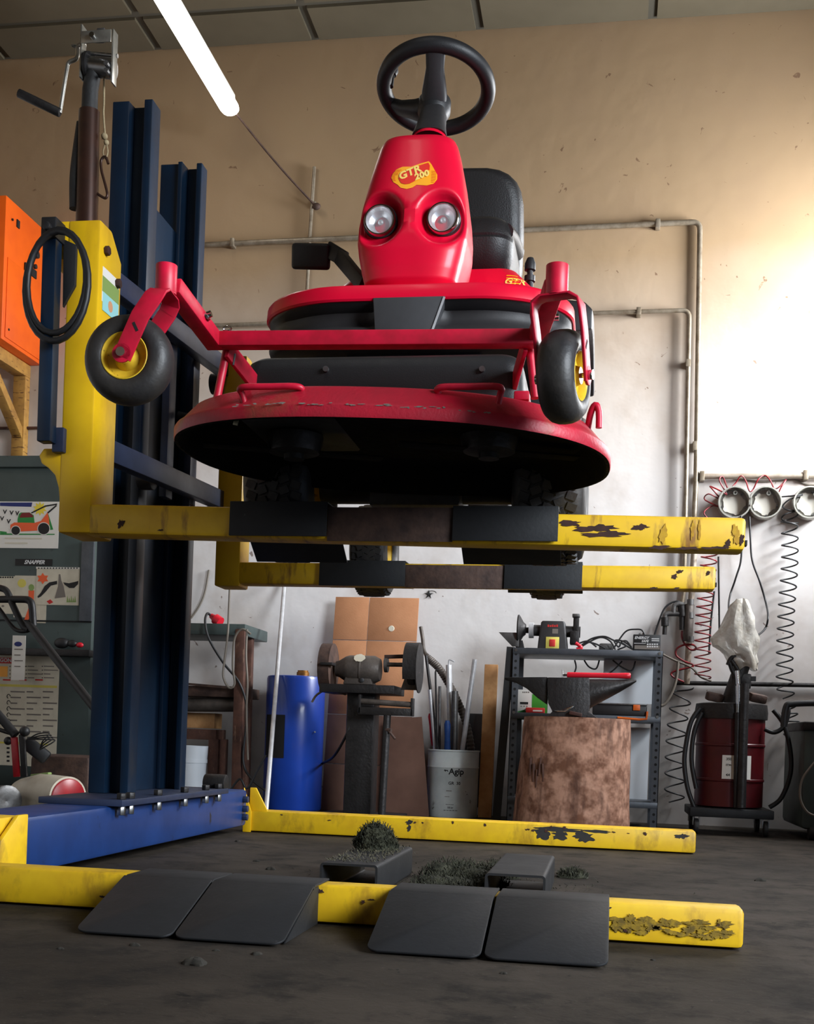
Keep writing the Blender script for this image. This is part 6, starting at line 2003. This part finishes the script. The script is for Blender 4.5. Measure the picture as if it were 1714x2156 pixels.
for pts, lab in (([(1578, 1088), (1580, 1130), (1584, 1180), (1600, 1225), (1613, 1270), (1617, 1300), (1610, 1325), (1588, 1343)], 'black hose curving from the second round holder to the plastic bag'),
                 ([(1560, 1086), (1561, 1172), (1550, 1215), (1537, 1255), (1535, 1285), (1545, 1310)], 'black hose dropping behind the near fork end into the plastic bag'),
                 ([(1513, 1172), (1514, 1260), (1515, 1330)], 'straight black hose dropping from the near fork end'),
                 ([(1504, 1245), (1497, 1310), (1493, 1375)], 'black hose along the right side of the red coil')):
    tag(MB().tube(smooth_path([aq(x, y, .09 if y < 1284 or x < 1530 else .3 + .25 * (i == len(pts) - 1)) for i, (x, y) in enumerate(pts)], 6), .0062, 7).build('air_hose', 'hose_black', None, ang=80), lab, 'hose', 'wall hoses')

# round aluminium hose holders
for k, (x, y) in enumerate(((1547, 1057), (1612, 1057), (1706, 1057))):
    c = P(x, y, WALLY - .085)
    t = thing('hose_holder', ['round aluminium hose holder nearest the corner pipes', 'middle round aluminium hose holder', 'round aluminium hose holder cut by the right border'][k], 'hose holder', c + V(0, .085, -.1), 'round hose holders on the wall')
    R_ = .101
    MB().lathe([(R_ - .006, .078), (R_, .07), (R_, .004), (R_ - .002, 0), (R_ - .009, 0), (R_ - .011, .006), (R_ - .013, .06)], c, (0, 1, 0), 48).build('ring', 'hub_alu', t)
    st_ = []
    for i in range(40):
        a = 2 * PI * i / 40
        st_.append((math.cos(a) * (R_ * (.62 + .10 * (1 if math.cos(5 * a + k) > 0 else 0))), math.sin(a) * R_ * (.62 + .10 * (1 if math.cos(5 * a + k) > 0 else 0))))
    MB().lathe([(R_ - .013, .06), (0, .06), (0, .062)], c, (0, 1, 0), 40).build('back_plate', 'hub_alu', t)
    MB().prism(st_, c + V(0, .052, 0), (1, 0, 0), (0, 0, 1), (0, .006, 0)).build('star_plate', 'hub_plate', t)
    for i in range(5):
        a = 2 * PI * i / 5 + .9 + k * .2
        MB().cyl(c + V(math.cos(a) * R_ * .75, .045, math.sin(a) * R_ * .75), c + V(math.cos(a) * R_ * .75, .06, math.sin(a) * R_ * .75), .006, n=8).build('bolt', 'steel', t)
    a = 1.5 - k * .25
    MB().lathe([(.006, 0), (.014, 0), (.014, .03), (.006, .03)], c + V(math.cos(a) * R_ * .62, .02, math.sin(a) * R_ * .62), (0, 1, 0), 14).build('bushing', 'zinc', t)

# ================================================================ RED GREASE DRUM
DX, DY, DR = .715, 7.10, .192
dm = thing('red_drum', 'dark red steel drum with a white label', 'drum', (DX, DY, .15))
MB().lathe([(0, .155), (DR - .01, .155), (DR, .16), (DR, .30), (DR + .005, .305), (DR + .005, .315), (DR, .32), (DR, .50), (DR + .005, .505), (DR + .005, .515), (DR, .52), (DR, .70), (0, .70)], (DX, DY, 0), n=56).build('drum_body', 'drum_red', dm, ang=40)
MB().lathe([(DR + .012, .66), (DR + .014, .70), (DR + .008, .745), (DR - .02, .75), (0, .752)], (DX, DY, 0), n=48).build('drum_cover', 'iron', dm, ang=40)
a0, a1 = -PI / 2 - .30, -PI / 2 + .54
vs, fs = [], []
for i in range(11):
    a = a0 + (a1 - a0) * i / 10
    for z in (.318, .452): vs.append(V(DX + math.cos(a) * (DR + .006), DY + math.sin(a) * (DR + .006), z))
fs = [(2 * i, 2 * i + 2, 2 * i + 3, 2 * i + 1) for i in range(10)]
MB().add(vs, fs).build('label_sheet', 'paper_white', dm)


def wrapd(mb, off=.0075):
    for i, p in enumerate(mb.v):
        a = p.x / DR - PI / 2 + .12
        mb.v[i] = V(DX + math.cos(a) * (DR + off), DY + math.sin(a) * (DR + off), p.y)
    return mb


for body, x, z, sz in (('350', -.045, .430, .020), ('E 2', .040, .430, .020), ('ITW', -.045, .396, .016), ('44', -.048, .340, .022), ('7', .0, .340, .022)):
    wrapd(textmesh(body, sz, 0, 0, .0003).move(Matrix.Translation((x, z, 0)))).build('lettering', 'ink', dm, fixn=False)
dl = thing('drum_dolly', 'black wheeled dolly under the red drum', 'dolly', (DX, DY, 0))
MB().box((DX - .23, DY - .23, .10), (DX + .23, DY + .23, .15)).build('platform', 'black_steel', dl, bev=.006)
for sx in (-1, 1):
    for sy in (-1, 1):
        w_ = MB().cyl((DX + sx * .19 - .012, DY + sy * .19, .045), (DX + sx * .19 + .012, DY + sy * .19, .045), .044, n=20).build('wheel', 'black_rubber', dl, bev=.004)
        MB().box((DX + sx * .19 - .02, DY + sy * .19 - .015, .05), (DX + sx * .19 - .014, DY + sy * .19 + .015, .10)).build('bracket', 'steel', w_)
        MB().box((DX + sx * .19 + .014, DY + sy * .19 - .015, .05), (DX + sx * .19 + .02, DY + sy * .19 + .015, .10)).build('bracket', 'steel', w_)
# pump standing in the drum, gun, hoses
pu = thing('grease_pump', 'dark grease pump with chrome gun and black hoses standing in the red drum', 'pump', (DX, DY - .2, .7))


def dq(x, y, dy=-.22): return P(x, y, DY + dy)


MB().cyl(V(DX - .02, DY - .04, .75), dq(1565, 1395, -.04), .045, n=20).build('pump_body', 'iron', pu)
MB().box(*pbox(1540, 1418, 1582, 1450, DY - .08, .1)).build('pump_head', 'iron', pu, bev=.008)
MB().cyl(dq(1552, 1412), dq(1554, 1440), .012, n=12).build('gun_nozzle', 'chrome', pu)
rg_ = MB()
for k in range(10):
    rg_.cyl(dq(1555, 1444 + 3.4 * k), dq(1555, 1446.4 + 3.4 * k), .0165, n=14)
rg_.cyl(dq(1555, 1440), dq(1554, 1482), .012, n=12).build('gun_spring', 'chrome', pu)
MB().cyl(dq(1554, 1482), dq(1553, 1506), .011, n=12).build('gun_tip', 'steel', pu)
MB().cyl(dq(1553, 1500), V(dq(1550, 1690).x, DY - .22, .16), .016, n=12).build('gun_tube', 'iron', pu)
MB().cyl(dq(1568, 1440), V(dq(1560, 1690).x, DY - .24, .16), .026, n=12).build('post', 'iron', pu)
MB().box(*pbox(1582, 1424, 1592, 1434, DY - .2, .03)).build('valve', 'black_plastic', pu)
for pts in ([(1536, 1395), (1542, 1412), (1550, 1425)], [(1532, 1400), (1540, 1385), (1558, 1380), (1570, 1388)], [(1540, 1390), (1552, 1408), (1558, 1425)]):
    MB().tube(smooth_path([dq(x, y, -.1) for x, y in pts], 5), .012, 7).build('lever', 'iron', pu, ang=80)
for pts in ([(1474, 1490), (1455, 1520), (1444, 1570), (1441, 1610), (1448, 1660), (1462, 1700)], [(1478, 1500), (1462, 1540), (1456, 1600), (1466, 1660)], [(1628, 1495), (1650, 1525), (1664, 1580), (1664, 1630), (1645, 1680), (1620, 1700)], [(1610, 1535), (1630, 1542), (1650, 1530), (1660, 1500), (1655, 1485)]):
    MB().tube(smooth_path([dq(x, y, -.12) for x, y in pts], 6), .013, 8).build('pump_hose', 'hose_black', pu, ang=80)
for x, y in ((1505, 1468), (1595, 1470)):
    q = P(x, y, DY - .05)
    MB().obox(q, (.10, .06, .05), (.2, .15, .3)).build('cover_clamp', 'iron_rusty', pu, bev=.012)
# crumpled plastic bag over the pump
bagp = [(1560, 1262, .030, .03), (1558, 1275, .055, .05), (1556, 1300, .075, .06), (1552, 1325, .09, .07), (1548, 1345, .115, .08), (1550, 1362, .115, .08), (1560, 1378, .085, .07), (1568, 1396, .075, .06), (1570, 1408, .062, .05)]
rings = []
rb2 = random.Random(4)
nb2 = 40
f_ = [rb2.uniform(0, 6.28) for _ in range(8)]
for j, (x, y, hw, hd2) in enumerate(bagp):
    c = P(x, y, DY - .06)
    ring = []
    for i in range(nb2):
        a = 2 * PI * i / nb2
        k = 1 + .13 * math.sin(3 * a + f_[0] + j * .5) + .12 * math.sin(5 * a + f_[1] - j * .9) + .07 * math.sin(9 * a + f_[2] + j * 1.7) + .05 * rb2.uniform(-1, 1)
        ring.append(c + V(math.cos(a) * hw * k, math.sin(a) * hd2 * k, .012 * math.sin(4 * a + j) * (1 if j > 5 else .4)))
    rings.append(ring)
tag(MB().loft(rings, True, False).build('plastic_bag', 'bag', None, ang=38), 'crumpled translucent plastic bag pulled over the grease pump', 'bag')
# dark machine at the right border
mc = thing('dark_machine', 'dark green machine housing at the right border beside the drum', 'machine', P(1730, 1745, 6.9))
lo_, hi_ = pbox(1690, 1530, 1900, 1700, 6.8, .6)
MB().box((lo_[0], 6.8, .06), (lo_[0] + .9, 7.5, hi_[2])).build('housing', 'cabinet_grey', mc, bev=.03)
MB().box((lo_[0] - .01, 6.78, hi_[2] - .03), (lo_[0] + .9, 7.5, hi_[2] + .02)).build('lid', 'iron', mc, bev=.01)
MB().cyl((lo_[0] + .05, 6.85, .05), (lo_[0] + .12, 6.85, .05), .05, n=18).build('wheel', 'black_rubber', mc, bev=.005)
MB().tube(smooth_path([P(x, y, 6.76) for x, y in ((1740, 1480), (1670, 1482), (1655, 1490), (1650, 1530))], 6), .018, 10).build('handle', 'hose_black', mc, ang=80)
MB().tube(smooth_path([P(x, y, 6.74) for x, y in ((1720, 1600), (1690, 1640), (1685, 1680), (1700, 1710), (1725, 1720))], 6), .007, 7).build('cable', 'cable_grey', mc, ang=80)
